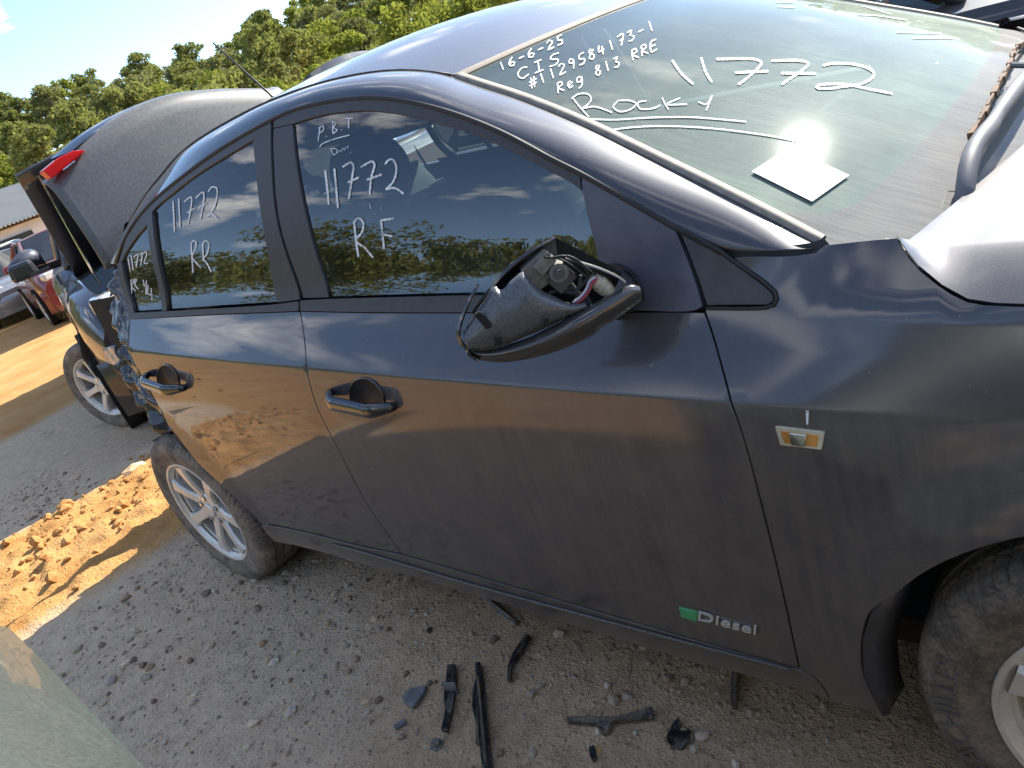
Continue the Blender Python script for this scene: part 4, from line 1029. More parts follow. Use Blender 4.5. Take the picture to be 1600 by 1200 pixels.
MB().tube([tuple(hw(p, .006)) for p in spline(((1511, 232), (1550, 158), (1592, 86), (1627, 36)), 8)], .004, 6).build('blade_rubber', RUBBER, blade)
MB().tube([tuple(hw((1572, 127), .03)), tuple(hw((1597, 146), .05))], .006, 8).build('blade_clip', WIP, blade)
# dry leaves caught in the scuttle
random.seed(4); mb = MB()
for _ in range(60):
    p = hw((random.gauss(1530, 26), random.gauss(322, 8)-.45*(0)), random.uniform(.0, .02)); a = random.uniform(0, 6.28)
    mb.tube([tuple(p), tuple(p+np.array([math.cos(a), math.sin(a), random.uniform(-.2, .5)])*random.uniform(.01, .035))], .0008, 4)
tag(mb.build('dry_twigs', simple_mat('dry_litter', (.30, .19, .10), .9)), 'dry brown twigs caught beside the wiper arm base', 'twigs', kind='stuff')

# ---- antenna
MB().tube([(.27, 0, 1.50), (.242, 0, 1.545), (.041, 0, 1.794)], [.007, .0045, .003], 6).build('antenna', RUBBER, CAR, True)

# ---- door mirror with its cover torn off
MN = np.array([.69, -.72, .0]); MN /= np.linalg.norm(MN); MP = np.array([2.0, -.965, 1.1])
def mp(px, d=0.): return on_plane(px, MP+MN*d, MN)
def mz(x, y): return (650+x/4, 330+y/4)
MIRR = empty('door_mirror', tuple(mp((985, 455), -.05)), 0, CAR); bpy.context.view_layer.update(); MI = np.array(MIRR.location)
def mloft(name, rows, mat, **kw): return loft(name, [[np.array(p)-MI for p in r] for r in rows], mat, MIRR, **kw)
MIRP = simple_mat('mirror_shell_plastic', (.05, .048, .046), .16, .0, nscale=20, namp=.15, coat=.6); MSPECK = simple_mat('speckled_mirror_plastic', (.085, .092, .10), .3, nscale=300, namp=.35)
lowb = [mz(*p) for p in ((325, 875), (360, 910), (400, 930), (470, 942), (550, 945), (700, 925), (900, 870), (1050, 805), (1130, 762), (1160, 728), (1230, 690), (1330, 620), (1412, 552))]
lowt = [mz(*p) for p in ((325, 862), (400, 872), (500, 858), (600, 825), (700, 790), (800, 742), (900, 690), (1000, 635), (1100, 580), (1200, 530), (1290, 480), (1345, 455), (1400, 470))]
A, B = np.array(resample([np.append(p, 0) for p in spline(lowb, 6)], 40))[:, :2], np.array(resample([np.append(p, 0) for p in spline(lowt, 6)], 40))[:, :2]
rows = []
for i in range(40):
    k = math.sin(math.pi*(.06+.80*i/39)); row = []
    for t in np.linspace(0, 1, 9): row.append(mp(lerp(A[i], B[i], t), -.02+.045*k*math.sin(math.pi*(.12+.68*t))))
    row.append(mp(B[i]+[0, 2], -.03)); rows.append([mp(A[i], -.07)]+row)
mloft('mirror_lower_shell', rows, MIRP)
plate_t = [mz(*p) for p in ((300, 760), (345, 690), (385, 620), (440, 545), (470, 490), (492, 465), (520, 495), (552, 490), (580, 450), (620, 415), (665, 380), (700, 420), (770, 490), (850, 530), (960, 580), (1062, 576))]
plate_b = [mz(*p) for p in ((322, 862), (370, 866), (430, 866), (500, 852), (560, 832), (620, 806), (680, 780), (740, 757), (800, 730), (860, 700), (920, 670), (980, 645), (1020, 628), (1062, 606))]
A = np.array(resample([np.append(p, 0) for p in spline(plate_t, 5)], 44))[:, :2]; B = np.array(resample([np.append(p, 0) for p in spline(plate_b, 5)], 44))[:, :2]
rows = []
for i in range(44):
    rows.append([mp(lerp(A[i], B[i], t), -.015+.040*math.sin(math.pi*(.18+.62*t))*(.5+.5*math.sin(math.pi*(.1+.8*i/43)))) for t in np.linspace(0, 1, 8)])
mloft('mirror_inner_plate', rows, MSPECK, thick=.003)
def mslot(c, sx, sy, d):
    c = np.array(mz(*c)); P = [mp(c+np.array(o), d)-MI for o in ((-sx, -sy), (sx, -sy-2), (sx, sy-2), (-sx, sy))]
    MB().prism(P, tuple(-MN*.004)).build('clip_slot', BLACKHOLE, MIRR)
mslot((815, 706), 4.5, 6, .0265); mslot((515, 820), 6, 6, .0275); 
MB().prism([mp(mz(*p), .022)-MI for p in ((362, 650), (395, 628), (492, 718), (440, 740))], tuple(-MN*.004)).build('clip_slot', BLACKHOLE, MIRR)
# bezel arcs
def arc(name, px, wpx, d0, d1, mat):
    q = [np.array(p) for p in spline([mz(*p) for p in px], 5)]; rows = []
    for i, p in enumerate(q):
        t = q[min(i+1, len(q)-1)]-q[max(i-1, 0)]; t = t/np.linalg.norm(t); nn = np.array([-t[1], t[0]])
        if np.dot(nn, [1, .8]) < 0: nn = -nn
        ww = wpx*(math.sin(math.pi*(.12+.76*i/(len(q)-1)))**.5)
        rows.append([mp(p, d0), mp(p, d1), mp(p+nn*ww*.6, d1+.003), mp(p+nn*ww, d1-.002), mp(p+nn*ww, d0)])
    mloft(name, rows, mat, auto=.7)
arc('mirror_bezel', ((868, 160), (780, 200), (640, 290), (540, 380), (440, 500), (350, 625)), 8, -.055, -.012, MIRP)
arc('mirror_bezel_broken_lip', ((380, 450), (320, 560), (262, 700), (254, 790), (280, 840), (330, 885), (400, 932)), 7, -.05, .0, MIRP)
mloft('mirror_back_case', [[mp(mz(*p), -.055), mp(mz(*q), -.045)] for p, q in (((872, 165), (1290, 380)), ((780, 205), (1250, 470)), ((640, 295), (1150, 560)), ((540, 385), (960, 640)), ((440, 505), (700, 760)), ((352, 630), (430, 850)))], BLACKHOLE)
MB().prism([mp(mz(*p), -.03)-MI for p in ((868, 165), (884, 270), (840, 285), (700, 300), (620, 330), (520, 440), (500, 450), (600, 330))], tuple(-MN*.01)).build('bezel_web', PLAST, MIRR)
DUSTP = simple_mat('dusty_grey_plastic', (.16, .15, .13), .8, nscale=70, namp=.4)
Rm = Matrix(((MN[0], -MN[1], 0), (MN[1], MN[0], 0), (0, 0, 1)))       # local x = out of the mirror plane
def mbox(name, c, sz, d, mat, ang=0., bev=.002):
    MB().box(tuple(mp(mz(*c), d)-MI), sz, Rm @ Matrix.Rotation(ang, 3, 'X')).build(name, mat, MIRR, bevel=bev)
mbox('motor_block', (760, 340), (.03, .045, .028), -.02, DUSTP, .4); mbox('motor_block', (800, 320), (.02, .03, .02), -.008, DUSTP, .5); mbox('gear_case', (740, 430), (.02, .05, .03), -.02, DUSTP, .3)
p = mp(mz(880, 365), -.02)-MI
MB().tube([tuple(p-MN*.02), tuple(p+MN*.022)], .014, 14).build('motor_barrel', DUSTP, MIRR, auto=.6); MB().tube([tuple(p+MN*.022), tuple(p+MN*.03)], .007, 10).build('motor_shaft', PLAST, MIRR, auto=.6)
mbox('bracket', (905, 415), (.02, .035, .03), -.018, PLAST, .5)
mb = MB()
for a, b in (((960, 440), (1090, 600)), ((1030, 400), (1000, 560)), ((970, 520), (1080, 420)), ((880, 500), (1060, 520)), ((830, 510), (980, 480)), ((1060, 520), (1100, 590))):
    mb.tube([tuple(mp(mz(*a), -.02)-MI), tuple(mp(mz(*b), -.02)-MI)], .0028, 5)
mb.build('lattice_rib', PLAST, MIRR)
for cl, off in (((.02, .04, .25), 0), ((.30, .03, .03), 6), ((.55, .52, .5), -5), ((.35, .05, .08), 11)):
    MB().tube([tuple(mp(mz(x+off, y+off*.6), .0)-MI) for x, y in spline(((985, 575), (1030, 540), (1070, 490), (1090, 440), (1125, 415)), 12)], .0022, 6).build('wire', simple_mat('wire_sheath', cl, .4), MIRR, True)
for pts in (((850, 290), (930, 280), (1010, 320), (1060, 360), (1080, 410)), ((800, 285), (900, 300), (990, 350), (1075, 420)), ((940, 275), (1000, 300), (1120, 400))):
    MB().tube([tuple(mp(mz(*p), .004)-MI) for p in spline(pts, 12)], .0016, 6).build('wire', RUBBER, MIRR, True)
pale = simple_mat('pale_boot', (.42, .38, .30), .8)
for c, r in (((1125, 435), .011), ((1155, 455), .013), ((1180, 478), .012), ((1200, 495), .009)):
    p = mp(mz(*c), -.01)-MI; MB().lathe([(0, -.008), (r*.8, -.008), (r, 0), (r*.8, .008), (0, .008)], 14, 'y', tuple(p)).build('cable_grommet', pale, MIRR, True)
mloft('mirror_top_edge', [[mp(mz(*p), -.03), mp(mz(*p), .0), mp(mz(p[0]+6, p[1]+22), .002)] for p in spline(((930, 280), (1030, 312), (1150, 350), (1260, 400), (1310, 435)), 15)], PLAST)
MB().tube([tuple(bps(p, .004)-MI) for p in spline((mz(1190, 345), mz(1230, 338), mz(1290, 352), mz(1350, 395), mz(1395, 460), mz(1412, 550)), 5)], .003, 6).build('mirror_base_seal', RUBBER, MIRR, True)
mloft('mirror_arm', [[bps(mz(*p), .0), lerp(bps(mz(*p), 0), mp(mz(*q), -.03), .5), mp(mz(*q), -.03)] for p, q in (((1300, 360), (1230, 385)), ((1370, 420), (1300, 440)), ((1408, 490), (1330, 500)), ((1405, 555), (1320, 600)), ((1250, 680), (1220, 680)))], MIRP)

# ---- cabin
def seat(x, y, wd, parent, name='seat'):
    s = MB(); s.box((x+.25, y, .50), (.52, wd, .20)).build('seat_cushion', SEATM, parent, bevel=.05)
    rows = []
    for t in np.linspace(0, 1, 8):
        z = .52+.62*t; xx = x-.02-.20*t; hw_ = wd/2*(1-.25*t**3); th = .10*(1-.35*t)
        rows.append([(xx+th*math.cos(a)*1.0, y+hw_*np.sign(math.sin(a))*abs(math.sin(a))**.6, z) for a in np.linspace(0, 2*math.pi, 17)[:-1]])
    loft('seat_back', rows, SEATM, parent, closed_v=True, capends=True)
    hr = []
    for t in np.linspace(0, 1, 9):
        k = max(.05, math.sin(math.pi*(.08+.84*t)))**.45; hr.append([(x-.24-.02*t+.055*k*math.cos(a), y+.135*k*math.sin(a), 1.15+.19*t) for a in np.linspace(0, 2*math.pi, 17)[:-1]])
    loft('headrest', hr, SEATM, parent, closed_v=True, capends=True)
    return
seat(1.28, -.37, .50, CAR); seat(1.28, .37, .50, CAR)
seat(.42, -.36, .55, CAR); seat(.42, .36, .55, CAR)
MB().box((.05, 0, 1.02), (.5, 1.2, .03)).build('parcel_shelf', DARK, CAR)
rows = []
for y in np.linspace(-.70, .70, 15): rows.append([(1.84, y, .62), (1.80, y, .88), (1.90, y, .965), (2.10, y, .975), (2.34, y, .97)])
loft('dashboard', rows, simple_mat('dash_plastic', (.03, .03, .032), .7), CAR)
sw = MB(); c = Vector((1.70, -.37, .94)); ax = Vector((-.85, 0, .5)).normalized(); u = Vector((0, 1, 0)); v_ = ax.cross(u)
sw.tube([tuple(c+(u*math.cos(a)+v_*math.sin(a))*.185) for a in np.linspace(0, 2*math.pi, 33)], .016, 8, False)
for a in (0, math.pi, -math.pi/2): sw.tube([tuple(c), tuple(c+(u*math.cos(a)+v_*math.sin(a))*.18)], .018, 6)
sw.lathe([(0, -.03), (.07, -.03), (.075, 0), (0, .02)], 16, 'x', tuple(c)); sw.build('steering_wheel', DARK, CAR, auto=.7)
# far side belt and pillar trims, seen through the glass
st = [on_axis(p, 1, .60) for p in ((650, 235), (668, 262), (688, 292), (700, 312))]
MB().add([tuple(q+np.array([0, 0, dz])) for q in st for dz in (-.02, .03)], [(2*i, 2*i+1, 2*i+3, 2*i+2) for i in range(3)]).build('seat_belt', CREAM, CAR)
MB().tube([tuple(on_axis(p, 1, .58)) for p in ((690, 306), (704, 318), (712, 325))], .012, 8).build('belt_tongue', CREAM, CAR)
for sgn in (1, -1):
    P = [bps(p, -.05) for p in ((410, 215), (450, 200), (510, 465), (440, 470))]
    MB().prism([(p[0], p[1]*sgn, p[2]) for p in P], (0, .02*sgn, 0)).build('pillar_trim', CREAM if sgn < 0 else DARK, CAR)
# rear screen and C-pillars
rows = []
for t in np.linspace(0, 1, 10): rows.append([(lerp(-.12, -.52, t)+.0, v*lerp(.55, .58, t), lerp(float(dit[0][2])+.01, 1.10, t)+.04*(1-v*v)) for v in np.linspace(-1, 1, 15)])
loft('rear_screen', rows, GLASS, CAR)

# ---- raised boot lid
LIDP = simple_mat('boot_lid_paint', (.115, .115, .112), .5, .15, nscale=90, namp=.22, coat=.25)
LX = -.45
def lp(px, x=LX): return on_axis(px, 0, x)
crease = [(100, 297), (119, 269), (156, 231), (219, 187), (281, 162), (359, 151), (447, 147)]
top = [lp(p) for p in spline(crease, 8)]; yfar = top[-1][1]
near = [lp(p) for p in spline(((165, 420), (147, 386), (125, 350), (100, 297)), 8)]
rows = []
ys = np.linspace(-.565, .60, 36)
ty = np.array([p[1] for p in top]); tz = np.array([p[2] for p in top]); o_ = np.argsort(ty)
for y in ys:
    zt = float(np.interp(y, ty[o_], tz[o_])); row = []
    for t in np.linspace(0, 1, 14): z = lerp(1.205, zt, t); row.append((LX-.10+.10*(1-(y/.62)**2)*.35-.05*t*t+.10, y, z))
    e2 = np.array(row[-1]); row += [tuple(e2+np.array([-.012, 0, .020])), tuple(e2+np.array([-.035, 0, .042])), tuple(e2+np.array([-.07, 0, .052]))]
    rows.append(row)
lid = loft('boot_lid', rows, LIDP, CAR, thick=.008)
# back face of the lid, lamp and spoiler
pass
def redlamp():
    mt, n, out = new_mat('red_lamp_lens'); k = N(n); t = k.node('ShaderNodeBsdfTranslucent'); t.inputs[0].default_value = (.85, .03, .05, 1)
    b = k.bsdf(Base_Color=(.6, .015, .03), Roughness=.12, Coat_Weight=1.); k.link(k.mixs(.45, b.outputs[0], t.outputs[0]), out.inputs[0]); return mt
REDL = redlamp()
lq = [lp(p, LX-.02) for p in ((67, 266), (81, 279), (108, 257), (134, 234), (114, 235), (90, 247))]
MB().prism([tuple(p) for p in lq], (-.05, 0, .0)).build('tail_lamp', REDL, lid, bevel=.004)
MB().tube([tuple(lp(p, LX-.005)) for p in ((99, 266), (117, 252))], .0035, 6).build('lid_bolt', CHROME, lid)
sp1 = [lp(p, LX-.10) for p in spline(((84, 247), (131, 209), (184, 178), (241, 155), (312, 143), (372, 141), (440, 146)), 8)]
sp2 = [lp(p, LX-.06) for p in spline(((112, 236), (150, 207), (195, 182), (245, 163), (312, 150), (372, 147), (440, 150)), 8)]
sp1, sp2 = resample(sp1, 40), resample(sp2, 40)
loft('lid_spoiler', [[b, a, a+np.array([-.03, 0, .004]), b+np.array([-.05, 0, -.02])] for a, b in zip(sp1, sp2)], GLOSSBLK, lid, auto=.6)
MB().box((-.42, -.52, 1.14), (.05, .03, .16)).box((-.42, .52, 1.14), (.05, .03, .16)).build('lid_hinge', BLACKHOLE, CAR)

# ---- crumpled rear quarter
def crum(seed, amp, fr):
    def f(x, z):
        p = Vector((x*fr+z*fr*.25, z*fr*.45, seed))
        a = abs(mnoise.noise(p))*1.3-abs(mnoise.noise(p*2.1+Vector((3, 1, 2))))*.7+.25*mnoise.noise(p*.5)
        return np.array([amp*.25*mnoise.noise(p+Vector((7, 3, 1))), amp*a, amp*.2*mnoise.noise(p+Vector((1, 9, 4)))])
    return f
WRECK = paint_mat('crumpled_paint', (.03, .03, .035), dust_amt=.35, gloss=.02, flake=.6)
def crumple(name, px, off, amp, fr, seed, mat=None, parent=CAR, Y=None):
    poly = outline([[tuple(px[i]), tuple(px[(i+1) % len(px)])] for i in range(len(px))], 5)
    if Y is None:
        poly = [np.array([bps(p, off)[0], bps(p, off)[2]]) for p in poly]
        return surf_panel(name, poly, mat or WRECK, parent, off, edge=.012, grid=.0085, disp=crum(seed, amp, fr))
    poly = [on_axis(p, 1, Y)[[0, 2]] for p in poly]
    return surf_panel(name, poly, mat or WRECK, parent, 0, edge=.012, grid=.014, disp=crum(seed, amp, fr), surf=lambda x, z: np.array([x, Y, z]), nrm=lambda x, z: np.array([0, -1., 0]))
crumple('quarter_panel', [(182, 415), (201, 489), (203, 550), (199, 556), (186, 532), (170, 510), (164, 488), (172, 440)], -.015, .04, 13, 1.)
crumple('crushed_quarter', [(203, 552), (232, 603), (264, 668), (252, 690), (246, 668), (232, 650), (214, 628), (196, 600), (180, 570), (186, 545)], -.045, .06, 11, 5.)
crumple('torn_bracket', [(160, 546), (176, 541), (181, 556), (188, 562), (178, 571), (166, 567)], -.10, .006, 20, 8., simple_mat('bare_metal', (.30, .33, .42), .25, .6))
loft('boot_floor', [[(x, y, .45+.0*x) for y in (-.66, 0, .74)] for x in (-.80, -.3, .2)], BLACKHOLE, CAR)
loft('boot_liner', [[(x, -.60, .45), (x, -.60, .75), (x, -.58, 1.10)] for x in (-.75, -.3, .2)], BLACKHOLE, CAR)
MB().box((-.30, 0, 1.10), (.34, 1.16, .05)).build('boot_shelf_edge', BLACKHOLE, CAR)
MB().box((-.26, .07, .76), (.70, 1.34, .60)).build('boot_sun_blocker', BLACKHOLE, CAR)  # solid hidden box, added to block sun and fill the tail's ground shadow
rows = []
for y in np.linspace(-.50, .80, 16): rows.append([(-.93+.06*(y/.8)**2, y, .95), (-.97+.08*(y/.8)**2, y, .70), (-.96+.08*(y/.8)**2, y, .42), (-.85, y, .30)])
loft('rear_bumper', rows, PAINT, CAR)
flank('far_quarter', [[('m', .15, 1.08), ('m', -.45, 1.10), ('m', -.85, 1.06)], [('m', -.85, 1.06), ('m', -.92, .4)], [('m', -.92, .4), ('m', -.42, .40)], [('m', -.40, .45), ('m', -.25, .62), ('m', 0, .70), ('m', .2, .66)], [('m', .2, .66), ('m', .15, 1.08)]], PAINT, (bpy.data.objects.new('tmp', None), CAR))
o = [q for q in COL.objects if q.parent and q.parent.name == 'tmp']
for q in o: bpy.data.objects.remove(q)
# ================================================================== other wrecks in the yard
DGLASS = glass_mat('dark_glass', (.10, .12, .12), 1.9, .08)
LAMPW = simple_mat('clear_lamp', (.55, .56, .56), .15, .3, coat=1.)
def gcar(name, label, loc, rz, paint, L=4.4, W=1.76, H=1.46, wb=2.6, hoodz=.92, beltz=.93, deckz=1.0, open_bay=False, ws=(.62, .05), cab=(.55, -1.55), wr=.315, mirrors=True, hatch=False, lamps=True, rim=None, blunt=False):
    """a parked car: body, bonnet, cabin, panes, wheels, lamps, mirrors; x forward, base at the ground"""
    T = tag(empty(name, loc, rz), label, 'car'); hw_ = W/2
    def sec(x, ztop, k=1., zlow=.22):
        f = abs(2*x/L); w_ = hw_*k*(1-.06*f**2-.16*max(0, f-(.92 if blunt else .82))**1.2/.18**.2*2.2)
        pts = [(x, 0, ztop+.03), (x, w_*.5, ztop+.025), (x, w_*.80, ztop+.005), (x, w_*.92, ztop-.03), (x, w_*.975, ztop-.10), (x, w_*1.0, lerp(ztop, .5, .55)), (x, w_*.995, .48), (x, w_*.97, .30), (x, w_*.92, zlow)]
        return [(p[0], -p[1], p[2]) for p in pts[::-1]]+pts[1:]
    xs = np.linspace(-L/2, L/2, 48)
    bx = cab[0]+.45                                     # scuttle
    def top(x):
        if x > bx and blunt: t = max(0, (x-1.55)/(L/2-1.55)); return hoodz-.03*t-.06*t**6
        if x > bx: t = (x-bx)/(L/2-bx); return hoodz-.05*t-.20*t**5
        if x < cab[1]: t = (cab[1]-x)/(L/2+cab[1]+1e-6); return (deckz if not hatch else beltz+.03)-.03*t-.12*t**6
        return beltz+.02
    rows = [sec(x, top(x)-(.0)) for x in xs]
    lower = [r for r, x in zip(rows, xs)]
    if open_bay:
        lower = []
        for r, x in zip(rows, xs):
            if bx+.05 < x < L/2-.22:
                q = list(r); n_ = len(q)
                q = [p if abs(p[1]) > hw_*.72 else (p[0], p[1], .50) for p in q]; lower.append(q)
            else: lower.append(r)
    body = loft('body', lower, paint, T, capends=True, auto=.6)
    if not open_bay:
        hb = [[(p[0], p[1]*.93, p[2]+.006) for p in r if abs(p[1]) < hw_*.86 and p[2] > .6] for r, x in zip(rows, xs) if bx+.02 < x < L/2-.12]
        loft('bonnet', hb, paint, T)
    # cabin frame, then panes set slightly proud
    rt, rb = cab[0]-.25*ws[0]-.18, cab[1]+(.55 if not hatch else .22)
    b0 = [(bx+.02, hw_*.80, beltz+.02), (cab[1]-.1 if not hatch else -L/2+.12, hw_*.80, beltz+.03)]
    roof = [(rt, hw_*.62, H-.03), (rb, hw_*.60, H-.04)]
    def roofz(x, y): return H-.03+.035*(1-(y/(hw_*.62))**2)-.02*((x-(rt+rb)/2)/((rt-rb)/2))**2
    rr = []
    for x in np.linspace(rb, rt, 12): rr.append([(x, y, roofz(x, y)) for y in np.linspace(-hw_*.62, hw_*.62, 13)])
    loft('roof', rr, paint, T, thick=.03)
    for s in (1, -1):
        A = np.array([b0[0][0], s*b0[0][1], b0[0][2]]); B = np.array([rt, s*hw_*.62, H-.05]); C = np.array([rb, s*hw_*.60, H-.06]); D = np.array([b0[1][0], s*b0[1][1], b0[1][2]])
        for nm, P, r in (('front_pillar', (A, B), .028), ('roof_side_rail', (B, C), .028), ('rear_pillar', (C, D), .055)): MB().tube([tuple(p) for p in P], r, 8).build(nm, paint, T, True)
        mxx = (rt+rb)/2; mtop = np.array([mxx, s*hw_*.62, H-.05]); mbot = np.array([mxx+.05, s*hw_*.815, beltz+.02]); MB().tube([tuple(mtop), tuple(mbot)], .035, 6).build('centre_pillar', TRIM, T)
        o_ = np.array([0, s*.004, 0])
        for q in ((A+[-.08, 0, 0], B, mtop, mbot), (mbot, mtop, C, D+[.10, 0, 0])):
            MB().add([tuple(p+o_) for p in q], [(0, 1, 2, 3)]).build('side_window', DGLASS, T)
    for (xa, za, ya, xb, zb, yb, nm) in ((b0[0][0]+.02, b0[0][2]-.02, hw_*.80, rt, H-.03, hw_*.60, 'windscreen'), (b0[1][0], b0[1][2]-.01, hw_*.78, rb, H-.04, hw_*.58, 'rear_window')):
        sg = 1 if nm == 'windscreen' else -1
        loft(nm, [[(lerp(xa, xb, t)+sg*.08*(1-v*v), v*lerp(ya, yb, t), lerp(za, zb, t)+.02*(1-v*v)) for v in np.linspace(-1, 1, 11)] for t in np.linspace(0, 1, 6)], DGLASS, T)
    MB().box((0, 0, .6), (cab[0]-cab[1], W*.8, .5)).build('seats', DARK, T)
    for wx in (wb/2+.03, -wb/2+.03):
        for s in (1, -1):
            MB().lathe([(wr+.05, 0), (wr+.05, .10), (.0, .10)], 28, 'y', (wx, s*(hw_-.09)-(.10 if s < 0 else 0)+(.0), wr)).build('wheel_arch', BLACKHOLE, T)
            wheel(wx, s*(hw_-.09), flip=(s > 0), parent=T, z=wr, scale=wr/.322, spin=wx, rimmat=rim)
    for s in (1, -1):
        if lamps: MB().box((L/2-.13, s*hw_*.62, hoodz-.17), (.16, .34, .14), Matrix.Rotation(-s*.35, 3, 'Z')).build('headlamp', LAMPW, T, bevel=.03)
        MB().box((-L/2+.09, s*hw_*.70, (deckz if not hatch else beltz)-.17), (.12, .30, .17), Matrix.Rotation(s*.3, 3, 'Z')).build('tail_lamp', REDL, T, bevel=.03)
        if mirrors:
            MB().box((cab[0]+.20, s*(hw_+.09), beltz+.11), (.10, .20, .13), None, .85).build('side_mirror', paint, T, bevel=.03); MB().box((cab[0]+.22, s*(hw_-.01), beltz+.06), (.06, .14, .03)).build('mirror_arm', PLAST, T)
    loft('front_bumper', [[(L/2-.02+.05*(1-(y/hw_)**2)-.18*abs(y/hw_)**4, y, .60), (L/2+.03+.05*(1-(y/hw_)**2)-.18*abs(y/hw_)**4, y, .46), (L/2-.04-.18*abs(y/hw_)**4, y, .22)] for y in np.linspace(-hw_*.97, hw_*.97, 17)], paint, T)
    loft('rear_bumper', [[(-L/2+.02-.05*(1-(y/hw_)**2)+.16*abs(y/hw_)**4, y, .62), (-L/2-.03-.05*(1-(y/hw_)**2)+.16*abs(y/hw_)**4, y, .46), (-L/2+.04+.16*abs(y/hw_)**4, y, .24)] for y in np.linspace(-hw_*.97, hw_*.97, 17)], paint, T)
    return T
BLK = paint_mat('black_paint', (.010, .012, .020), dust_amt=.35, gloss=.02); RED = paint_mat('red_paint', (.22, .016, .014), dust_amt=.7, flake=.2); GRN = simple_mat('grey_green_paint', (.085, .102, .092), .36, .3, nscale=300, namp=.14, coat=.3)
WHT = paint_mat('white_paint', (.62, .62, .60), dust_amt=.4, flake=0.); SLV = paint_mat('silver_paint', (.34, .35, .37), dust_amt=.6, flake=.6); DRK = paint_mat('dark_grey_paint', (.03, .032, .036), dust_amt=.7)

# black wagon behind, bonnet up, nose towards the sedan's tail
bl_p = np.array([-3.10, .12]); yaw = rad(-18.5); fx, fy = math.cos(yaw), math.sin(yaw)
HWB = .92; wbB = 2.75
axle_c = bl_p+np.array([-math.sin(yaw), math.cos(yaw)])*(HWB-.09)
cB = axle_c-np.array([fx, fy])*(wbB/2+.03)
BC = gcar('black_wagon', 'black wagon with raised bonnet and crumpled front corner behind the sedan', (cB[0], cB[1], 0), yaw, BLK, 4.75, 1.84, 1.72, wbB, 1.08, 1.12, 1.12, open_bay=True, cab=(.50, -2.0), wr=.34, hatch=True)
for q in BC.children:
    if q.name.startswith('wheel') and not q.name.startswith('wheel_arch') and q.location.x > 0 and q.location.y < 0: q.rotation_euler.z = rad(34); q.location.y -= .05
def to_b(P):
    q = np.asarray(P)-np.array([cB[0], cB[1], 0]); return np.array([q[0]*fx+q[1]*fy, -q[0]*fy+q[1]*fx, q[2]])
MX = -3.9
mo = [to_b(on_axis(p, 0, MX)) for p in spline(((13, 414), (30, 394), (48, 389), (60, 394), (72, 410)), 5)]; mu = [to_b(on_axis(p, 0, MX+.02)) for p in spline(((16, 424), (35, 424), (50, 419), (62, 414), (72, 412)), 5)]
nn_ = 16; mo, mu = resample(mo, nn_), resample(mu, nn_)
loft('door_mirror', [[a+np.array([-.10, 0, 0]), a, lerp(a, b, .5)+np.array([.05, 0, 0]), b, b+np.array([-.10, 0, 0])] for a, b in zip(mo, mu)], paint_mat('mirror_blue_black', (.02, .026, .05), dust_amt=.8), BC)
loft('mirror_foot', [[to_b(on_axis(p, 0, MX)), to_b(on_axis(q, 0, MX)), to_b(on_axis(q, 0, MX-.06))] for p, q in (((20, 424), (26, 436)), ((50, 419), (52, 429)), ((78, 410), (80, 421)), ((94, 404), (96, 416)))], PLAST, BC)
hy, hz_ = .72, 1.12
rows = []
for t in np.linspace(0, 1, 8):
    d = 1.05*t; xx = 1.02+d*math.cos(rad(52)); zz = 1.12+d*math.sin(rad(52))-.10*t*t
    rows.append([(xx, y, zz-.06*(y/hy)**2) for y in np.linspace(-hy, hy, 13)])
bon = loft('raised_bonnet', rows, BLK, BC, thick=.02)
for y in (-.5, -.17, .17, .5): MB().tube([(lerp(rows[0][0][0], rows[-1][0][0], t)+.03, y, lerp(rows[0][6][2], rows[-1][6][2], t)-.05) for t in (.08, .5, .92)], .022, 6).build('bonnet_rib', BLACKHOLE, bon)
MB().lathe([(.05, 0), (.07, .01), (.05, .02)], 16, 'x', (1.52, -.35, 1.55)).build('bonnet_latch', PLAST, bon)
MB().tube([(1.55, -.62, .98), (1.62, -.60, 1.75)], .008, 6).build('bonnet_prop', CHROME, BC)
random.seed(3)
for i in range(9): MB().box((random.uniform(1.15, 1.95), random.uniform(-.5, .5), random.uniform(.62, .85)), (random.uniform(.12, .35), random.uniform(.12, .3), random.uniform(.1, .25))).build('engine_block', PLAST if i % 2 else DUSTP, BC, bevel=.02)
# crumpled fender and torn lamp bracket on its near corner
def to_b(P):
    q = np.asarray(P)-np.array([cB[0], cB[1], 0]); return np.array([q[0]*fx+q[1]*fy, -q[0]*fy+q[1]*fx, q[2]])
def crum_on(name, px, d, amp, fr, seed, mat):
    """bent sheet across the wagon's smashed front corner (faces its nose direction)"""
    X0 = bl_p[0]+.20+d
    poly = [on_axis(p, 0, X0)[[1, 2]] for p in outline([[tuple(px[i]), tuple(px[(i+1) % len(px)])] for i in range(len(px))], 5)]
    f = crum(seed, amp, fr)
    surf_panel(name, poly, mat, BC, 0, edge=.012, grid=.02, disp=lambda y, z: np.array([f(y, z)[1], 0, 0]), surf=lambda y, z: to_b((X0, y, z)), nrm=lambda y, z: np.array([1., 0, 0]))
crum_on('crumpled_fender', [(108, 430), (128, 445), (150, 470), (172, 500), (160, 548), (172, 580), (150, 575), (128, 535), (112, 500), (104, 470)], .06, .07, 3.5, 2., BLK)
crum_on('torn_bumper', [(120, 520), (150, 545), (176, 560), (196, 590), (212, 622), (200, 632), (176, 600), (150, 588), (128, 560)], .08, .05, 4, 6., BLK)
crum_on('lamp_bracket', [(138, 520), (146, 518), (150, 535), (152, 548), (146, 545), (140, 534)], .12, .01, 9, 3., simple_mat('bracket_metal', (.4, .45, .55), .3, .6))

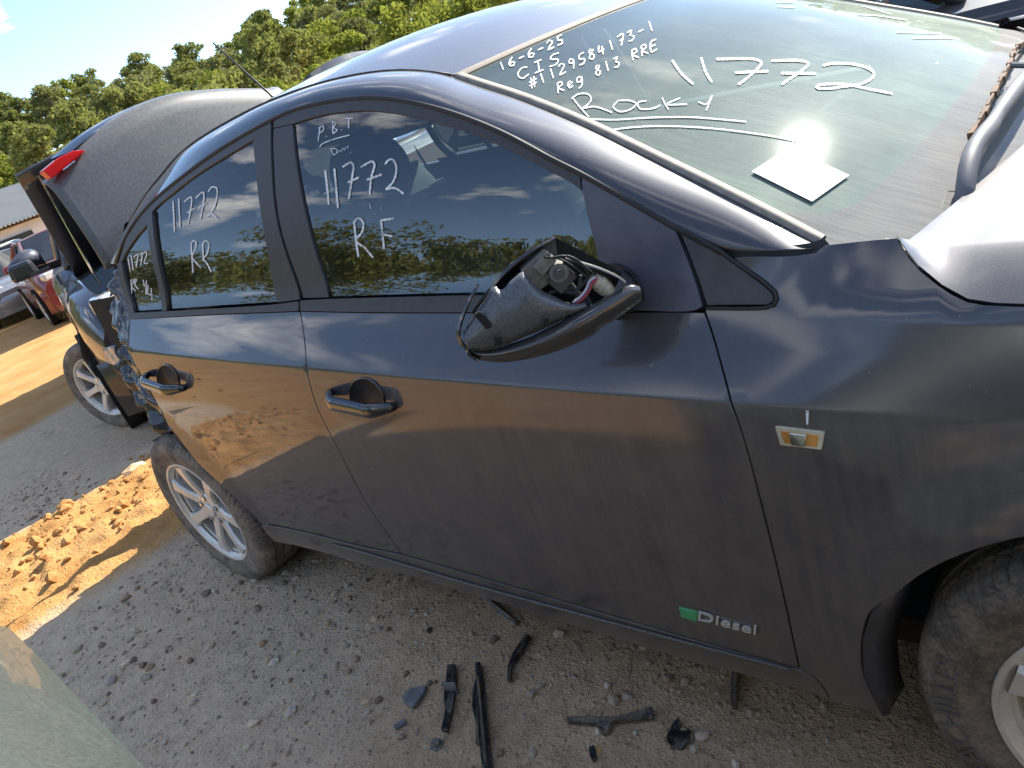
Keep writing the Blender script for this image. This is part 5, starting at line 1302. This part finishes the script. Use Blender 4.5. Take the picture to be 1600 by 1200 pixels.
# red car further back in the row
gcar('red_hatchback', 'red hatchback parked beyond the black wagon', (-13.4, 3.75, 0), rad(-12), RED, 4.3, 1.75, 1.50, 2.55, .98, 1.0, 1.0, hatch=True)
gcar('white_wagon', 'white wagon parked in front of the shed', (-21.5, 5.4, 0), rad(60), WHT, 4.7, 1.8, 1.62, 2.7, 1.0, 1.05, 1.05, hatch=True)
gcar('silver_sedan', 'silver sedan at the end of the row beside the white wagon', (-18.0, 3.9, 0), rad(-8), SLV, 4.5, 1.76, 1.46)
# grey-green car with its nose to the camera side of the aisle
gcar('grey_green_car', 'dusty grey green four wheel drive parked alongside the sedan with only its bonnet corner showing', (3.841, -2.7026, 0), rad(174.58), GRN, 4.5, 1.78, 1.82, 2.6, 1.2215, 1.21, 1.2, lamps=False, mirrors=False, wr=.36, rim=PLAST, blunt=True)
# wrecks on the sunny side
OB = gcar('stripped_car', 'dark stripped car with an open engine bay on the sunny side of the sedan', (.95, 2.85, 0), 0, DRK, 4.4, 1.76, 1.46, 2.6, .95, .93, open_bay=True)
random.seed(9)
for i in range(16): MB().box((random.uniform(1.15, 1.95), random.uniform(-.6, .6), random.uniform(.62, .86)), (random.uniform(.08, .3), random.uniform(.08, .26), random.uniform(.08, .2)), Matrix.Rotation(random.uniform(-.4, .4), 3, 'Z')).build('engine_part', (PLAST, DUSTP, DARK, SILVER)[i % 4], OB, bevel=.012)
for i in range(7):
    a = np.array([random.uniform(1.1, 1.9), random.uniform(-.6, .6), .88]); b = a+np.array([random.uniform(-.4, .4), random.uniform(-.4, .4), -.05])
    MB().tube([tuple(p) for p in spline([a, lerp(a, b, .5)+np.array([0, 0, .09]), b], .04)], random.uniform(.008, .018), 8).build('hose', (RUBBER, DUSTP, CREAM)[i % 3], OB, True)
MB().lathe([(0, .04), (.035, .04), (.04, .0)], 16, 'z', tuple(np.array(on_axis((1455, 12), 2, .92))-np.array([.95, 2.85, 0]))).build('oil_cap', simple_mat('yellow_cap', (.60, .50, .05), .4), OB, auto=.6)
p = np.array(on_axis((1428, 6), 2, .92))-np.array([.95, 2.85, 0]); MB().box(tuple(p), (.07, .05, .04)).build('fuse_cover', simple_mat('red_plastic', (.5, .03, .03), .4), OB, bevel=.008)
# dark car beyond the roof with its boot lid raised
FC = gcar('dark_sedan', 'dark sedan beyond the roof with its boot lid raised', (-5.4, 4.0, 0), rad(180), DRK, 4.4, 1.76, 1.44)
rows = []
for t in np.linspace(0, 1, 7):
    z = 1.05+.92*t; rows.append([(-1.70+.20*t*t+.03*(y/.6)**2, y, z-.10*(y/.6)**2*t) for y in np.linspace(-.6, .6, 11)])
loft('raised_boot_lid', rows, BLK, FC, thick=.03)

# ================================================================== small things
def shard(name, px, h, mat, label, cat, lift=.004, ribs=False, group=None):
    P = [on_axis(p, 2, .005) for p in px]; c = sum(P)/len(P); zc = ground_h(c[0], c[1])
    P = [on_axis(p, 2, zc+lift) for p in px]; c = sum(P)/len(P)
    mb = MB(); mb.prism([tuple(p-np.array([c[0], c[1], zc])+np.array([0, 0, .004*math.sin(i*2.1)])) for i, p in enumerate(P)], (0, 0, h))
    o = mb.build(name, mat, None, bevel=min(.002, h*.3)); o.location = (c[0], c[1], zc); return tag(o, label, cat, group)
def dusty_plastic(name, base, dust, lo, hi):
    mt, n, out = new_mat(name); k = N(n); v = k.coord(); nz = k.noise(v, 38, 5, .7); f = k.noise(v, 300, 3, .6)
    m_ = k.maprange(k.math('ADD', k.math('MULTIPLY', nz, .7), k.math('MULTIPLY', f, .3)), lo, hi)
    b = k.bsdf(Base_Color=k.mix(m_, base, dust), Roughness=k.maprange(m_, 0, 1, .3, .9)); k.link(k.bump(nz, .5, .004), b.inputs['Normal']); k.link(b.outputs[0], out.inputs[0]); return mt
BPL = dusty_plastic('broken_black_plastic', (.014, .015, .019), (.26, .20, .14), .50, .72); GPL = dusty_plastic('scuffed_plastic', (.035, .034, .033), (.30, .23, .16), .42, .66)
shard('plastic_strip', [(701, 1043), (714, 1043), (715, 1066), (711, 1082), (713, 1092), (706, 1118), (702, 1146), (692, 1146), (697, 1112), (695, 1092), (699, 1070)], .012, BPL, 'short broken black plastic strip with a torn clip in the middle', 'debris')
shard('clip', [(694, 1074), (716, 1076), (717, 1084), (696, 1084)], .022, DUSTP, 'dusty clip lying across the short broken black strip', 'clip')
shard('plastic_strip', [(744, 1041), (753, 1040), (757, 1065), (760, 1100), (766, 1150), (772, 1215), (758, 1215), (752, 1170), (745, 1165), (747, 1140), (741, 1110), (740, 1080), (746, 1065)], .014, BPL, 'long jagged black plastic strip on the dirt beside the torn clip', 'debris')
shard('plastic_rib', [(749, 1066), (753, 1066), (766, 1200), (761, 1200)], .024, GPL, 'raised rib along the long jagged black strip', 'debris')
shard('plastic_shard', [(822, 994), (831, 998), (815, 1025), (802, 1044), (799, 1068), (793, 1066), (795, 1044), (804, 1024)], .010, BPL, 'forked black plastic shard near the sill', 'debris')
shard('wood_sliver', [(752, 934), (758, 934), (790, 958), (810, 976), (806, 980), (780, 962)], .014, simple_mat('weathered_wood', (.20, .17, .14), .9, nscale=40, namp=.4), 'weathered wooden sliver leaning out from under the sill', 'stick')
shard('plastic_bracket', [(882, 1127), (920, 1126), (960, 1124), (1000, 1116), (1021, 1111), (1022, 1124), (1000, 1128), (960, 1133), (952, 1148), (944, 1150), (934, 1140), (930, 1134), (890, 1132)], .014, GPL, 'dusty black T shaped plastic bracket on the brown dirt', 'debris')
shard('plastic_scrap', [(1052, 1132), (1062, 1123), (1066, 1138), (1080, 1142), (1078, 1160), (1066, 1172), (1050, 1170), (1042, 1158), (1044, 1146)], .006, BPL, 'crumpled shiny black plastic scrap near the front wheel', 'debris')
shard('plastic_peg', [(1144, 1053), (1154, 1054), (1155, 1080), (1152, 1110), (1143, 1110), (1143, 1084)], .012, GPL, 'straight dusty black peg pointing at the sill', 'debris')
shard('plastic_chip', [(921, 1170), (930, 1167), (933, 1184), (928, 1194), (923, 1184)], .006, BPL, 'tiny curved black chip beside the T shaped bracket', 'debris')
SLATE = simple_mat('slate', (.17, .165, .165), .8, nscale=50, namp=.3, bump=.3)
shard('slate_flake', [(630, 1092), (645, 1081), (668, 1073), (664, 1088), (652, 1104), (645, 1108), (634, 1102)], .012, SLATE, 'flat triangular grey slate flake on the gravel', 'stone')
shard('slate_flake', [(616, 1136), (634, 1126), (635, 1131), (619, 1142)], .008, SLATE, 'narrow blue grey slate chip near the triangular flake', 'stone')
p = on_axis((683, 1164), 2, .0); zb_ = ground_h(p[0], p[1])
bolt = MB().lathe([(0, .016), (.011, .016), (.013, .013), (.013, .005), (.019, .004), (.019, .0)], 6, 'z').build('bolt', DUSTP, None, auto=.5); bolt.location = (p[0], p[1], zb_-.001); tag(bolt, 'dusty hexagon head bolt lying on the dirt', 'bolt')
STN = [(585, 967, .020, (.36, .34, .31), 'pale rounded pebble below the rear door'), (572, 1097, .018, (.40, .37, .32), 'pale oval pebble beside the slate flake'), (671, 985, .014, (.03, .028, .026), 'small black charred lump below the sill'), (463, 903, .020, (.34, .33, .32), 'grey pebble beside the rear tyre'),
       (412, 1006, .020, (.25, .20, .15), 'brown pebble in front of the rear tyre'), (230, 1060, .024, (.22, .22, .22), 'dark grey stone on the gravel near the grey green car'), (235, 1045, .020, (.24, .20, .15), 'brown stone touching a dark grey stone on the gravel'), (175, 1064, .030, (.27, .27, .30), 'blue grey flat stone near the grey green car'), (110, 1066, .022, (.35, .38, .40), 'pale blue stone at the edge of the grey green bonnet'),
       (960, 1095, .022, (.30, .29, .27), 'round grey stone above the T shaped bracket'), (396, 1130, .024, (.40, .39, .36), 'pale angular stone on open gravel'), (455, 1112, .026, (.36, .38, .40), 'bluish flat stone on open gravel'), (330, 1010, .022, (.32, .30, .27), 'grey stone between the wheel and the grey green car'), (215, 742, .075, (.50, .44, .33), 'pale flat rock on the clay ridge'), (430, 1035, .026, (.36, .39, .40), 'pale bluish slab stone on gravel'), (225, 1010, .02, (.33, .31, .29), 'light grey stone on the shaded gravel'), (935, 1172, .012, (.45, .33, .2), 'tiny orange chip beside the black chip')]
for i, (x, y, r, c, lb) in enumerate(STN):
    p = on_axis((x, y), 2, .0); V, F = lump(1, 20+i*1.7, 1); c = tuple(q*k2*1.15 for q, k2 in zip(c, (1.3, 1.02, .76))); k = np.array([r, r*.72, r*.5]); o = mesh_obj('stone', V*k, F, simple_mat('stone', c, .9, nscale=50, namp=.3, bump=.6), None, False)
    o.location = (p[0], p[1], ground_h(p[0], p[1])+r*.12); o.rotation_euler = (0, 0, i*1.3); tag(o, lb, 'stone')
# paper on the windscreen
PAPER = simple_mat('paper', (.82, .81, .80), .8, nscale=8, namp=.03)
pc = [(1174, 271), (1232, 233), (1326, 277), (1268, 318)]; n = 8; rows = []
for i in range(n+1):
    rows.append([hw(np.array(pc[0])*(1-i/n)*(1-j/n)+np.array(pc[1])*(i/n)*(1-j/n)+np.array(pc[3])*(1-i/n)*(j/n)+np.array(pc[2])*(i/n)*(j/n), .0035) for j in range(n+1)])
pap = loft('paper_sheet', rows, PAPER, thick=.0004, smooth=False); tag(pap, 'white printed paper sheet lying on the windscreen above the scuttle', 'paper')
